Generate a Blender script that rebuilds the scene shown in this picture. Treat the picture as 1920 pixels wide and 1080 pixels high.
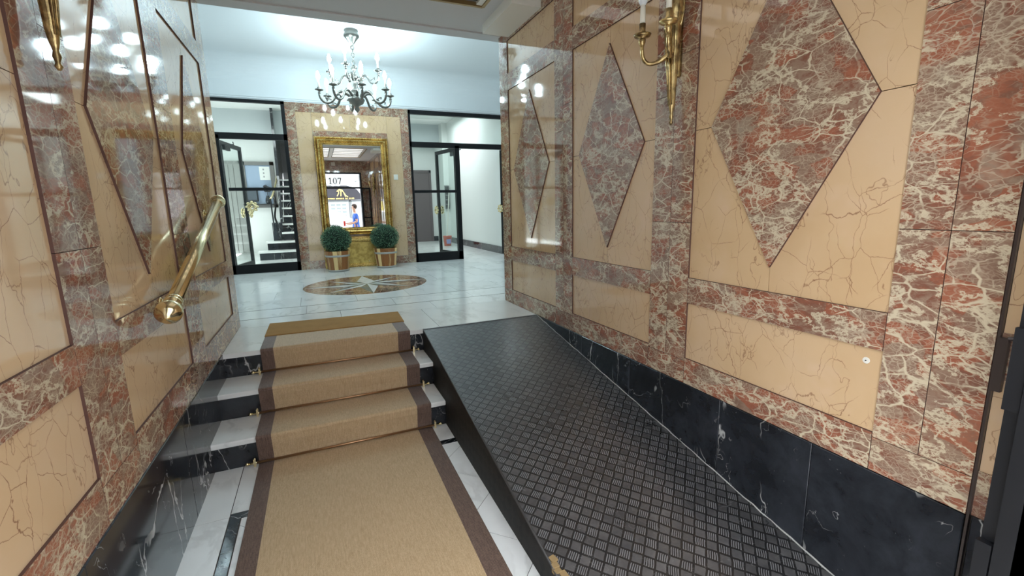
import bpy, bmesh, math, random
from mathutils import Matrix, Vector
C = bpy.context.scene.collection
PI = math.pi
random.seed(7)
for o in list(bpy.data.objects): bpy.data.objects.remove(o)

# ------------------------------------------------------------------ camera, world, lights, exposure
def look_matrix(a, b, c):
    return Matrix.Rotation(a, 3, 'Z') @ Matrix.Rotation(b, 3, 'X') @ Matrix.Rotation(c, 3, 'Y')
R_ = look_matrix(-0.4032, -0.1786, 0.0235)
cam_d = bpy.data.cameras.new('camera'); cam = bpy.data.objects.new('camera', cam_d); C.objects.link(cam)
r, f, u = R_.col[0], R_.col[1], R_.col[2]
cam.matrix_world = Matrix(((r[0], u[0], -f[0], .6547), (r[1], u[1], -f[1], -3.3654), (r[2], u[2], -f[2], 1.4252), (0, 0, 0, 1)))
cam_d.sensor_width = 36; cam_d.lens = 841.42 / 1920 * 36; cam_d.clip_start = .02; cam_d.clip_end = 200
bpy.context.scene.camera = cam

W = bpy.data.worlds.new('sky'); bpy.context.scene.world = W; W.use_nodes = True
W.node_tree.nodes['Background'].inputs[0].default_value = (.93, .96, 1, 1)
W.node_tree.nodes['Background'].inputs[1].default_value = 3.9
VS = bpy.context.scene.view_settings
VS.view_transform = 'Standard'; VS.look = 'None'; VS.gamma = 1; VS.use_curve_mapping = False; VS.exposure = 0.93
BULB = 95.0          # chandelier bulb emission
def area(name, loc, sx, sy, power, col, rot=(0, 0, 0)):
    d = bpy.data.lights.new(name, 'AREA'); d.shape = 'RECTANGLE'; d.size = sx; d.size_y = sy; d.energy = power; d.color = col
    o = bpy.data.objects.new(name, d); C.objects.link(o); o.location = loc; o.rotation_euler = rot
    return o
area('stair_room_fill', (-.2, 6.4, 3.5), 1.2, 1.2, 26, (.9, .98, 1))  # added fill to brighten the stair room, no known fixture
area('side_room_fill', (3.2, 7.0, 3.5), 1.0, 2.0, 27, (.88, .97, 1))  # likewise an added fill without a fixture, lifts the side room

# ------------------------------------------------------------------ material helpers
class NT:
    def __init__(s, name):
        s.m = bpy.data.materials.new(name); s.m.use_nodes = True; s.t = s.m.node_tree
        s.b = s.t.nodes['Principled BSDF']
    def n(s, t, **k):
        nd = s.t.nodes.new(t)
        for a, v in k.items(): setattr(nd, a, v)
        return nd
    def put(s, inp, v):
        if isinstance(v, bpy.types.NodeSocket): s.t.links.new(v, inp)
        elif v is not None:
            if isinstance(v, tuple) and len(v) == 3 and inp.type == 'RGBA': v = (*v, 1)
            inp.default_value = v
    def m_(s, op, a, b=None, c=None, clamp=False):
        nd = s.n('ShaderNodeMath', operation=op, use_clamp=clamp)
        for i, v in enumerate((a, b, c)):
            if v is not None: s.put(nd.inputs[i], v)
        return nd.outputs[0]
    def v_(s, op, a, b=None, sc=None):
        nd = s.n('ShaderNodeVectorMath', operation=op); s.put(nd.inputs[0], a)
        if b is not None: s.put(nd.inputs[1], b)
        if sc is not None: s.put(nd.inputs['Scale'], sc)
        return nd.outputs[0]
    def noise(s, v, sc, det=3, rough=.55, col=False):
        nd = s.n('ShaderNodeTexNoise'); s.put(nd.inputs['Vector'], v)
        nd.inputs['Scale'].default_value = sc; nd.inputs['Detail'].default_value = det; nd.inputs['Roughness'].default_value = rough
        return nd.outputs['Color'] if col else nd.outputs['Fac']
    def vor(s, v, sc, feat='DISTANCE_TO_EDGE', out='Distance'):
        nd = s.n('ShaderNodeTexVoronoi', feature=feat); s.put(nd.inputs['Vector'], v); nd.inputs['Scale'].default_value = sc
        return nd.outputs[out]
    def step(s, v, a, b, inv=False):
        nd = s.n('ShaderNodeMapRange', interpolation_type='SMOOTHSTEP'); s.put(nd.inputs[0], v)
        nd.inputs[1].default_value = a; nd.inputs[2].default_value = b
        nd.inputs[3].default_value = 1 if inv else 0; nd.inputs[4].default_value = 0 if inv else 1
        return nd.outputs[0]
    def mix(s, fac, a, b):
        nd = s.n('ShaderNodeMix', data_type='RGBA'); s.put(nd.inputs[0], fac); s.put(nd.inputs[6], a); s.put(nd.inputs[7], b)
        return nd.outputs[2]
    def ramp(s, fac, stops):
        nd = s.n('ShaderNodeValToRGB'); s.put(nd.inputs[0], fac); e = nd.color_ramp.elements
        e[0].position, e[0].color = stops[0][0], (*stops[0][1], 1); e[1].position, e[1].color = stops[-1][0], (*stops[-1][1], 1)
        for p, c in stops[1:-1]:
            k = e.new(p); k.color = (*c, 1)
        return nd.outputs[0]
    def bump(s, h, st=.3, d=.001):
        nd = s.n('ShaderNodeBump'); nd.inputs['Strength'].default_value = st; nd.inputs['Distance'].default_value = d
        s.put(nd.inputs['Height'], h); s.t.links.new(nd.outputs[0], s.b.inputs['Normal'])
    def pos(s): return s.n('ShaderNodeNewGeometry').outputs['Position']
    def obj(s): return s.n('ShaderNodeTexCoord').outputs['Object']
    def island(s, k=17.0):
        g = s.n('ShaderNodeNewGeometry')
        a = s.m_('MULTIPLY', g.outputs['Random Per Island'], k)
        cb = s.n('ShaderNodeCombineXYZ'); s.put(cb.inputs[0], a); s.put(cb.inputs[1], s.m_('MULTIPLY', a, 2.3)); s.put(cb.inputs[2], s.m_('MULTIPLY', a, -1.7))
        return s.v_('ADD', s.obj(), cb.outputs[0]), g.outputs['Random Per Island']
    def warp(s, v, sc, amt, det=2):
        nv = s.noise(v, sc, det, col=True)
        return s.v_('ADD', v, s.v_('SCALE', s.v_('SUBTRACT', nv, (.5, .5, .5)), sc=amt))
    def fin(s, col, rough=.5, metal=0, **k):
        s.put(s.b.inputs['Base Color'], col); s.put(s.b.inputs['Roughness'], rough); s.put(s.b.inputs['Metallic'], metal)
        for a, v in k.items(): s.put(s.b.inputs[a.replace('_', ' ')], v)
        return s.m
def plain(name, col, rough=.5, metal=0, **k): return NT(name).fin(col, rough, metal, **k)

def mat_red_marble():
    s = NT('red_breccia_marble'); v, rnd = s.island()
    # slightly stretched, rotated space so that the shards run diagonally
    mp = s.n('ShaderNodeMapping'); s.put(mp.inputs[0], v); mp.inputs['Rotation'].default_value = (.6, .2, .3); mp.inputs['Scale'].default_value = (1, .72, 1.25)
    v0 = mp.outputs[0]
    w = s.warp(s.warp(v0, 4, .10), 25, .022)
    w2 = s.warp(s.warp(v0, 7, .07), 45, .016)
    zone = s.noise(v, 3.0, 3, .6); zone2 = s.noise(s.v_('ADD', v, (5, 1, 8)), 5.5, 4, .6)
    cell = s.vor(w, 13, 'F1', 'Color')
    base = s.ramp(s.m_('ADD', s.m_('MULTIPLY', s.noise(w, 9, 6, .68), .7), s.m_('MULTIPLY', cell, .26)), [
        (.28, (.20, .115, .078)), (.40, (.28, .18, .125)), (.47, (.21, .092, .06)), (.54, (.30, .105, .060)), (.61, (.34, .125, .072)), (.68, (.225, .12, .08)), (.78, (.34, .25, .17))])
    pale = (.50, .40, .285); cream = (.61, .52, .365); grey = (.42, .355, .26)
    def net(vec, sc, wd, lo, hi, amt, col, c, z):
        e = s.vor(vec, sc); wv = s.m_('MULTIPLY', s.noise(vec, sc * .6, 2), wd)
        k = s.step(s.m_('DIVIDE', e, wv), .25, 1.0, True)
        return s.mix(s.m_('MULTIPLY', s.m_('MULTIPLY', k, s.step(z, lo, hi)), amt), c, col)
    c = base
    c = s.mix(s.m_('MULTIPLY', s.step(zone2, .55, .70), .5), c, grey)
    c = net(w2, 75, .20, .44, .56, .4, pale, c, zone)
    c = net(s.v_('ADD', w2, (3, 3, 3)), 42, .14, .42, .56, .65, pale, c, zone2)
    c = net(s.v_('ADD', w, (9, 2, 4)), 26, .10, .44, .54, .75, pale, c, s.noise(v, 5, 2))
    c = net(w, 11, .065, .42, .52, .95, cream, c, s.noise(s.v_('ADD', v, (2, 7, 3)), 4, 2))
    rg = s.m_('ABSOLUTE', s.m_('SUBTRACT', s.noise(w, 3.0, 8, .68), .5))
    c = s.mix(s.m_('MULTIPLY', s.step(rg, .003, .020, True), .85), c, cream)
    c = s.mix(s.m_('MULTIPLY', s.step(s.noise(w2, 6.0, 6, .72), .625, .67), .7), c, cream)
    return s.fin(c, .05, 0, IOR=1.62)
def mat_beige_marble():
    s = NT('peach_veined_marble'); v, rnd = s.island()
    w = s.warp(s.warp(v, 4, .12), 16, .03)
    base = s.ramp(s.noise(w, 2.2, 4, .5), [(.3, (.58, .39, .20)), (.5, (.64, .445, .25)), (.7, (.66, .475, .295))])
    base = s.mix(s.m_('MULTIPLY', s.step(s.noise(s.v_('ADD', v, (4, 4, 4)), 4, 3), .55, .75), .5), base, (.70, .50, .34))
    base = s.mix(s.m_('MULTIPLY', rnd, .25), base, (.60, .42, .28))
    st = s.v_('MULTIPLY', s.warp(s.warp(v, 6, .06), 40, .012, 3), (1, 1, .55))
    def ln(off, sc, wd, lo, hi):
        cr = s.vor(s.v_('ADD', st, off), sc)
        return s.m_('MULTIPLY', s.step(cr, .0, wd, True), s.step(s.noise(s.v_('ADD', v, off), 5, 3), lo, hi))
    k = s.m_('MAXIMUM', s.m_('MULTIPLY', ln((1, 2, 3), 6.5, .007, .38, .52), .85), s.m_('MULTIPLY', ln((4, 1, 7), 10, .010, .42, .54), .75))
    rg = s.m_('ABSOLUTE', s.m_('SUBTRACT', s.noise(st, 4, 4, .6), .5))
    k = s.m_('MAXIMUM', k, s.m_('MULTIPLY', s.m_('MULTIPLY', s.step(rg, .0, .005, True), s.step(s.noise(v, 3.5, 2), .40, .52)), .65))
    c = s.mix(k, base, (.25, .12, .065))
    return s.fin(c, .05, 0, IOR=1.62)
def mat_black_marble(name='black_veined_marble', rough=.10):
    s = NT(name); v, rnd = s.island(5)
    w = s.warp(s.warp(v, 2.5, .25), 11, .05)
    base = s.ramp(s.noise(w, 5, 6, .65), [(.35, (.010, .0115, .0145)), (.7, (.032, .036, .044))])
    st = s.v_('MULTIPLY', w, (1, 1, .6))
    rg = s.m_('ABSOLUTE', s.m_('SUBTRACT', s.noise(st, 1.6, 4, .55), .5))
    big = s.m_('MULTIPLY', s.step(rg, .0, .0045, True), s.step(s.noise(v, 3, 2), .44, .6))
    rg2 = s.m_('ABSOLUTE', s.m_('SUBTRACT', s.noise(s.v_('ADD', st, (3, 9, 2)), 4.2, 5, .6), .5))
    sm = s.m_('MULTIPLY', s.step(rg2, .0, .0035, True), s.step(s.noise(v, 7, 2), .5, .62))
    sp = s.m_('MULTIPLY', s.step(s.vor(w, 38, 'F1'), .03, .12, True), s.step(s.noise(v, 9, 3), .56, .66))
    mp = s.n('ShaderNodeMapping'); s.put(mp.inputs[0], s.warp(v, 5, .08, 3)); mp.inputs['Rotation'].default_value = (.75, 0, 0); mp.inputs['Scale'].default_value = (1, 1, .28)
    lg = s.vor(mp.outputs[0], 2.6); wv = s.m_('ADD', .002, s.m_('MULTIPLY', s.step(s.noise(v, 14, 2), .45, .62), .008))
    lgk = s.m_('MULTIPLY', s.step(s.m_('DIVIDE', lg, wv), .5, 1.2, True), s.step(s.noise(v, 2.2, 2), .46, .58))
    big = s.m_('MAXIMUM', big, s.m_('MULTIPLY', lgk, .8))
    k = s.m_('MAXIMUM', big, s.m_('MAXIMUM', s.m_('MULTIPLY', sm, .5), s.m_('MULTIPLY', sp, .3)))
    c = s.mix(k, base, (.55, .55, .53))
    return s.fin(c, rough, 0, IOR=1.5)
def mat_white_marble(name='white_marble', tint=(.87, .885, .87)):
    s = NT(name); v, rnd = s.island()
    w = s.warp(s.warp(v, 2, .3), 9, .05)
    base = s.mix(s.step(s.noise(w, 2.5, 4), .35, .75), tint, tuple(min(1, t * 1.08) for t in tint))
    st = s.v_('MULTIPLY', w, (1.6, .7, 1))
    rg = s.m_('ABSOLUTE', s.m_('SUBTRACT', s.noise(st, 2.1, 5, .6), .5))
    k = s.m_('MULTIPLY', s.step(rg, .0, .05, True), s.step(s.noise(v, 2.4, 2), .42, .66))
    c = s.mix(s.m_('MULTIPLY', k, .42), base, (.48, .48, .46))
    c = s.mix(s.m_('MULTIPLY', rnd, .25), c, (.62, .63, .62))
    return s.fin(c, .17, 0, IOR=1.5)
def mat_rubber():
    s = NT('checker_tread_rubber'); uv = s.n('ShaderNodeUVMap').outputs[0]
    sep = s.n('ShaderNodeSeparateXYZ'); s.put(sep.inputs[0], uv); x, y = sep.outputs[0], sep.outputs[1]
    k = .70711 / .045
    wob = s.noise(s.obj(), 11, 2)
    u_ = s.m_('ADD', s.m_('MULTIPLY', s.m_('SUBTRACT', y, x), k), s.m_('MULTIPLY', wob, .35)); v_ = s.m_('ADD', s.m_('MULTIPLY', s.m_('ADD', x, y), k), s.m_('MULTIPLY', wob, .3))
    par = s.m_('FLOORED_MODULO', s.m_('ADD', s.m_('FLOOR', u_), s.m_('FLOOR', v_)), 2)
    fu, fv = s.m_('FRACT', u_), s.m_('FRACT', v_)
    du = s.m_('ABSOLUTE', s.m_('SUBTRACT', fu, .5)); dv = s.m_('ABSOLUTE', s.m_('SUBTRACT', fv, .5))
    pad = s.m_('MULTIPLY', s.step(du, .38, .44, True), s.step(dv, .38, .44, True))
    f5 = s.m_('ABSOLUTE', s.m_('SUBTRACT', s.m_('FRACT', s.m_('MULTIPLY', s.m_('SUBTRACT', fu, .05), 5.55)), .5))
    bars = s.m_('MULTIPLY', s.m_('MULTIPLY', s.step(f5, .16, .32, True), s.step(dv, .36, .42, True)), s.step(du, .43, .45, True))
    isb = s.step(par, .4, .6)
    h = s.m_('ADD', s.m_('MULTIPLY', s.m_('MULTIPLY', bars, isb), 1.15), s.m_('MULTIPLY', s.m_('MULTIPLY', pad, s.m_('SUBTRACT', 1, isb)), .8))
    wear = s.noise(s.obj(), 5, 5, .7); fine = s.noise(s.obj(), 60, 4, .7)
    scr = s.step(s.m_('ABSOLUTE', s.m_('SUBTRACT', s.noise(s.warp(s.obj(), 3, .6), 7, 3), .5)), 0, .006, True)
    top = s.mix(s.step(wear, .35, .7), (.055, .056, .060), (.12, .116, .116))
    tv = s.n('ShaderNodeTexWhiteNoise'); cbx = s.n('ShaderNodeCombineXYZ'); s.put(cbx.inputs[0], s.m_('FLOOR', u_)); s.put(cbx.inputs[1], s.m_('FLOOR', v_)); s.put(tv.inputs['Vector'], cbx.outputs[0])
    top = s.mix(s.m_('MULTIPLY', tv.outputs['Value'], .55), top, (.04, .039, .038))
    top = s.mix(s.m_('MULTIPLY', s.m_('MULTIPLY', bars, isb), .5), top, (.24, .24, .25))
    c = s.mix(s.step(h, .1, .6), (.015, .015, .016), top)
    c = s.mix(s.m_('MULTIPLY', scr, .22), c, (.25, .25, .25))
    s.bump(s.m_('ADD', h, s.m_('MULTIPLY', fine, .10)), .4, .0014)
    return s.fin(c, s.ramp(wear, [(.3, (.26,) * 3), (.7, (.40,) * 3)]), 0, Coat_Weight=.55, Coat_Roughness=.22, Coat_IOR=1.5)
def mat_rubber_side():
    s = NT('worn_rubber_side'); uv = s.n('ShaderNodeUVMap').outputs[0]
    sep = s.n('ShaderNodeSeparateXYZ'); s.put(sep.inputs[0], uv); x, y = sep.outputs[0], sep.outputs[1]
    k = .70711 / .045
    u_ = s.m_('MULTIPLY', s.m_('SUBTRACT', y, x), k); v_ = s.m_('MULTIPLY', s.m_('ADD', x, y), k)
    par = s.m_('FLOORED_MODULO', s.m_('ADD', s.m_('FLOOR', u_), s.m_('FLOOR', v_)), 2)
    c = s.mix(s.m_('MULTIPLY', s.step(par, .4, .6), s.step(s.noise(s.obj(), 14, 3), .3, .6)), (.016, .0145, .013), (.006, .006, .006))
    s.bump(par, .5, .001)
    return s.fin(c, .6, 0, Specular_IOR_Level=.25)
def mat_sisal(name, c1, c2, stripe=False):
    s = NT(name); v = s.obj()
    sep = s.n('ShaderNodeSeparateXYZ'); s.put(sep.inputs[0], v)
    a = s.m_('SINE', s.m_('MULTIPLY', sep.outputs[0], 1150)); b = s.m_('SINE', s.m_('MULTIPLY', s.m_('ADD', sep.outputs[1], sep.outputs[2]), 620 if not stripe else 1500))
    weave = s.m_('MULTIPLY', a, b) if not stripe else s.m_('ADD', s.m_('MULTIPLY', a, .8), s.m_('MULTIPLY', b, .2))
    fib = s.noise(s.v_('MULTIPLY', v, (9, 1, 1)), 22, 4, .7)
    f2 = s.noise(v, 160, 2, .6)
    k = s.m_('ADD', s.m_('MULTIPLY', fib, .55), s.m_('ADD', s.m_('MULTIPLY', f2, .35), s.m_('MULTIPLY', weave, .09)))
    c = s.mix(s.step(k, .25, .65), c1, c2)
    s.bump(k, .6, .002)
    return s.fin(c, .75, 0, Sheen_Weight=.8, Sheen_Roughness=.3, Sheen_Tint=(.85, .93, 1, 1))  # bluish sheen tint stands in for cool light reflected by the treads
def mat_wood(name, c1, c2, sc=6, axis=2, rough=.45):
    s = NT(name); v, rnd = s.island()
    st = [9, 9, 9]; st[axis] = .8
    n = s.noise(s.warp(s.v_('MULTIPLY', v, tuple(st)), 1.5, .5), sc * .4, 5, .6)
    c = s.mix(s.step(s.m_('ADD', n, s.m_('MULTIPLY', s.m_('SUBTRACT', rnd, .5), .95)), .3, .7), c1, c2)
    return s.fin(c, rough)
def mat_gilt(name='aged_gilt', c1=(.30, .17, .045), c2=(.74, .52, .18), rough=.32, sc=70):
    s = NT(name); v = s.obj(); n = s.noise(v, sc, 4, .6); n2 = s.noise(v, 9, 3)
    c = s.mix(s.step(s.m_('ADD', s.m_('MULTIPLY', n, .6), s.m_('MULTIPLY', n2, .4)), .4, .58), c1, c2)
    s.bump(n, .5, .004)
    return s.fin(c, rough, .85)
M = {}
M['red'] = mat_red_marble(); M['beige'] = mat_beige_marble(); M['black'] = mat_black_marble()
M['white'] = mat_white_marble(); M['treadw'] = mat_white_marble('white_tread_marble', (.87, .87, .84))
M['rubber'] = mat_rubber(); M['rubside'] = mat_rubber_side()
M['sisal'] = mat_sisal('tan_sisal', (.43, .295, .155), (.64, .475, .285)); M['border'] = mat_sisal('brown_woven_border', (.085, .05, .038), (.21, .135, .10), True)
s = NT('coir_pile'); n = s.noise(s.obj(), 300, 2, .7); n2 = s.noise(s.obj(), 8, 4)
s.bump(n, 1, .004); M['coir'] = s.fin(s.mix(s.m_('ADD', s.m_('MULTIPLY', n, .6), s.m_('MULTIPLY', n2, .4)), (.22, .11, .03), (.66, .38, .13)), .95)
M['brass'] = NT('polished_brass').fin((.84, .71, .42), .17, 1)
M['brassaged'] = mat_gilt('aged_brass', (.24, .16, .07), (.66, .49, .22), .26, 30)
M['gilt'] = mat_gilt(); M['giltpanel'] = mat_gilt('olive_gilt_panel', (.36, .26, .07), (.56, .43, .14), .42, 14)
M['bronze'] = plain('chandelier_bronze', (.19, .185, .165), .3, .9)
M['cut'] = plain('unpolished_cut_edge', (.11, .05, .038), .6)
M['grout'] = plain('dark_joint', (.045, .035, .03), .9)
M['plaster'] = plain('white_plaster', (.76, .79, .80), .75)
M['soffit'] = plain('pale_soffit_paint', (.62, .61, .60), .7)
M['backwall'] = plain('white_wall_paint', (.80, .83, .80), .7)
M['metal'] = plain('black_painted_steel', (.006, .0065, .008), .5, 0, Specular_IOR_Level=.25)
M['gapmetal'] = plain('dark_bronze_strip', (.07, .055, .05), .4, .6)
M['candle'] = plain('ivory_candle_sleeve', (.80, .77, .66), .4)
M['mirror'] = plain('silvered_glass', (.93, .94, .94), .0, 1)
M['green'] = None
s = NT('boxwood_leaf'); g = s.n('ShaderNodeNewGeometry'); rr = g.outputs['Random Per Island']
M['leaf'] = s.fin(s.ramp(rr, [(0, (.03, .09, .05)), (.6, (.08, .20, .11)), (1, (.24, .42, .25))]), .5)
M['stemdark'] = plain('boxwood_core', (.008, .02, .011), .9)
M['pot'] = mat_wood('striped_cedar_staves', (.30, .11, .025), (.88, .62, .28), 5, 2, .4)
M['band'] = plain('galvanised_band', (.46, .44, .41), .45, .3)
M['greydoor'] = mat_wood('grey_limed_wood', (.20, .205, .19), (.33, .33, .31), 4, 2, .55)
M['browndoor'] = mat_wood('brown_door_wood', (.085, .065, .065), (.14, .11, .11), 4, 2, .5)
M['plastic'] = plain('white_plastic', (.78, .76, .68), .4)
def mat_glass():
    s = NT('door_glass'); t = s.t
    lay = s.n('ShaderNodeMixShader'); tr = s.n('ShaderNodeBsdfTransparent'); gl = s.n('ShaderNodeBsdfGlossy')
    tr.inputs[0].default_value = (.93, .96, .95, 1); gl.inputs['Roughness'].default_value = .01
    fr = s.n('ShaderNodeLayerWeight')
    t.links.new(s.m_('ADD', .025, s.m_('MULTIPLY', s.m_('POWER', fr.outputs['Facing'], 5.0), .45)), lay.inputs[0]); t.links.new(tr.outputs[0], lay.inputs[1]); t.links.new(gl.outputs[0], lay.inputs[2])
    t.links.new(lay.outputs[0], t.nodes['Material Output'].inputs[0])
    return s.m
M['glass'] = mat_glass()
def emit(name, col, st):
    s = NT(name); return s.fin(col, .4, 0, Emission_Color=col, Emission_Strength=st)
M['bulb'] = emit('lit_candle_bulb', (.70, .92, 1.0), BULB)
M['lpanel'] = emit('lit_white_panel', (1.0, .96, .92), .38)
M['frosted'] = plain('frosted_unlit_bulb', (.80, .84, .88), .25)

# ------------------------------------------------------------------ mesh helpers
def obj(name, bm, mats, parent=None, smooth=False, kind=None, label=None, cat=None, group=None, loc=None):
    me = bpy.data.meshes.new(name); bmesh.ops.recalc_face_normals(bm, faces=bm.faces); bm.to_mesh(me); bm.free()
    for m in (mats if isinstance(mats, (list, tuple)) else [mats]): me.materials.append(m)
    if smooth:
        for p in me.polygons: p.use_smooth = True
    o = bpy.data.objects.new(name, me); C.objects.link(o)
    if parent: o.parent = parent
    if loc: o.location = loc
    tag(o, label, cat, group, kind)
    return o
def tag(o, label=None, cat=None, group=None, kind=None):
    if label: o['label'] = label
    if cat: o['category'] = cat
    if group: o['group'] = group
    if kind: o['kind'] = kind
    return o
def thing(name, label, cat, loc=(0, 0, 0), rz=0, group=None, kind=None):
    o = bpy.data.objects.new(name, None); C.objects.link(o); o.location = loc; o.rotation_euler = (0, 0, rz); o.empty_display_size = .05
    return tag(o, label, cat, group, kind)
def copy_tree(o, parent=None):
    c = o.copy(); C.objects.link(c)
    if parent: c.parent = parent
    for ch in list(o.children): copy_tree(ch, c)
    return c
def B(): return bmesh.new()
def box(bm, x0, x1, y0, y1, z0, z1, mi=0, mat=None):
    vs = [bm.verts.new((x, y, z)) for x in (x0, x1) for y in (y0, y1) for z in (z0, z1)]
    if mat is not None:
        for v in vs: v.co = mat @ v.co
    for q in ((0, 1, 3, 2), (4, 6, 7, 5), (0, 4, 5, 1), (2, 3, 7, 6), (0, 2, 6, 4), (1, 5, 7, 3)):
        f = bm.faces.new([vs[i] for i in q]); f.material_index = mi
    return vs
def prism(bm, pts, axis, a, b, mi=0):
    """extrude 2-D polygon pts along axis ('x','y','z') from a to b"""
    def mk(p, t):
        return {'x': (t, p[0], p[1]), 'y': (p[0], t, p[1]), 'z': (p[0], p[1], t)}[axis]
    A = [bm.verts.new(mk(p, a)) for p in pts]; D = [bm.verts.new(mk(p, b)) for p in pts]; n = len(pts)
    fs = [bm.faces.new(A), bm.faces.new(D[::-1])] + [bm.faces.new((A[i], A[(i + 1) % n], D[(i + 1) % n], D[i])) for i in range(n)]
    for f in fs: f.material_index = mi
def lathe(bm, prof, seg=20, c=(0, 0, 0), mi=0, mat=None, cap=True):
    rings = []
    for r_, z in prof:
        ring = [bm.verts.new((c[0] + r_ * math.cos(2 * PI * k / seg), c[1] + r_ * math.sin(2 * PI * k / seg), c[2] + z)) for k in range(seg)]
        if mat is not None:
            for v in ring: v.co = mat @ v.co
        rings.append(ring)
    for a, b in zip(rings, rings[1:]):
        for k in range(seg):
            bm.faces.new((a[k], a[(k + 1) % seg], b[(k + 1) % seg], b[k])).material_index = mi
    if cap:
        bm.faces.new(rings[0][::-1]).material_index = mi; bm.faces.new(rings[-1]).material_index = mi
def tube(bm, pts, rad, seg=10, mi=0):
    pts = [Vector(p) for p in pts]; n = len(pts); rr = rad if isinstance(rad, (list, tuple)) else [rad] * n
    rings = []; prev = None
    for i, p in enumerate(pts):
        d = (pts[min(i + 1, n - 1)] - pts[max(i - 1, 0)]).normalized()
        if prev is None:
            a = Vector((0, 0, 1)) if abs(d.z) < .9 else Vector((1, 0, 0)); prev = d.cross(a).normalized()
        x = (prev - d * prev.dot(d)).normalized(); y = d.cross(x); prev = x
        rings.append([bm.verts.new(p + (x * math.cos(2 * PI * k / seg) + y * math.sin(2 * PI * k / seg)) * rr[i]) for k in range(seg)])
    for a, b in zip(rings, rings[1:]):
        for k in range(seg): bm.faces.new((a[k], a[(k + 1) % seg], b[(k + 1) % seg], b[k])).material_index = mi
    bm.faces.new(rings[0][::-1]).material_index = mi; bm.faces.new(rings[-1]).material_index = mi
def ball(bm, c, r, seg=16, rings=10, sc=(1, 1, 1), mi=0):
    prof = [(max(r * math.sin(PI * i / rings), .0001) * sc[0], -r * math.cos(PI * i / rings) * sc[2]) for i in range(rings + 1)]
    lathe(bm, prof, seg, c, mi)
def bez(p0, p1, p2, p3, n=12):
    o = []
    for i in range(n + 1):
        t = i / n; a = (1 - t)
        o.append(tuple(a ** 3 * p0[k] + 3 * a * a * t * p1[k] + 3 * a * t * t * p2[k] + t ** 3 * p3[k] for k in range(len(p0))))
    return o
def edges_raw(o):
    o.data.materials.append(M['cut'])
    for p in o.data.polygons:
        if abs(p.normal.x) < .5: p.material_index = 1
    return o
def bevel(o, w=.003, seg=2):
    m = o.modifiers.new('bevel', 'BEVEL'); m.width = w; m.segments = seg; m.limit_method = 'ANGLE'; return o

# ------------------------------------------------------------------ marble walls of the entrance passage
WX, ZC = 2.319, 2.94
G = .0010
def marble_wall(name, X, s, panels, z0, zs, yend, ynear, side):
    """s=+1: wall body lies towards +X. panels: list of (yfar, ynear). zs=(lower bottom, lower top, big bottom, big top, upper bottom, upper top)"""
    zb, zl, zp, zt, zu, zv = zs
    X1 = X + s * .03; XR = X + s * .008
    root = B(); box(root, min(X + s * .03, X + s * .2), max(X + s * .03, X + s * .2), ynear, yend, 0, ZC)
    root = obj(name, root, M['grout'], kind='structure')
    bm = B()
    def slab(y0, y1, za, zb_): box(bm, min(X, X1), max(X, X1), min(y0, y1) + G, max(y0, y1) - G, za + G, zb_ - G)
    # pilasters between panels
    edges = [yend] + [v for p in panels for v in p] + [ynear]
    pil = [(edges[i], edges[i + 1]) for i in range(0, len(edges), 2)]
    for a, b in pil:
        m_ = (a + b) / 2
        if abs(a - b) < .2:
            slab(a, b, z0 + .12, 1.33); slab(a, b, 1.33, ZC)
        else:
            for c, d in ((a, m_), (m_, b)):
                slab(c, d, z0 + .12, 1.33); slab(c, d, 1.33, 1.95 if c == a else 2.12); slab(c, d, 1.95 if c == a else 2.12, ZC)
        slab(a, b, z0, z0 + .12)
    for a, b in panels:
        slab(a, b, z0, zb); slab(a, b, zl, zp); slab(a, b, zt, zu); slab(a, b, zv, ZC)
    edges_raw(obj('breccia_surround', bm, M['red'], root))
    for a, b in panels:
        for za, zc in ((zb, zl), (zu, zv)):
            bm = B(); box(bm, min(XR, X1), max(XR, X1), b, a, za, zc); obj('peach_panel', bm, M['beige'], root)
        yc = (a + b) / 2; zc = 1.757 if side == 'right' else 1.782; hw = .333; hz = .597
        bm = B(); g = .0013
        D = {'l': (yc + hw, zc), 'r': (yc - hw, zc), 't': (yc, zc + hz), 'b': (yc, zc - hz)}
        for sy, ye, dv in ((1, a, 'l'), (-1, b, 'r')):
            for sz, ze, dh in ((1, zt, 't'), (-1, zp, 'b')):
                P = [(ye, zc), (ye, ze), (yc, ze), D[dh], D[dv]]
                P = [(y - sy * 0 + (g if abs(y - yc) < 1e-6 else 0) * sy, z + (g * sz if abs(z - zc) < 1e-6 else 0)) for y, z in P]
                prism(bm, P, 'x', min(XR, X1), max(XR, X1))
        obj('peach_panel', bm, M['beige'], root)
        bm = B(); prism(bm, [D['l'], D['t'], D['r'], D['b']], 'x', min(X, X1), max(X, X1)); edges_raw(obj('breccia_diamond', bm, M['red'], root))
    return root
wr = marble_wall('wall_right', WX, 1, [(.53, -.33), (-.58, -1.415), (-1.69, -2.547)], .51, (.645, .93, 1.06, 2.445, 2.585, 2.85), .69, -2.805, 'right')
wl = marble_wall('wall_left', 0, -1, [(.59, -.36), (-.65, -1.48), (-1.77, -2.62)], .51, (.665, .955, 1.075, 2.465, 2.61, 2.87), .80, -2.95, 'left')
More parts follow.
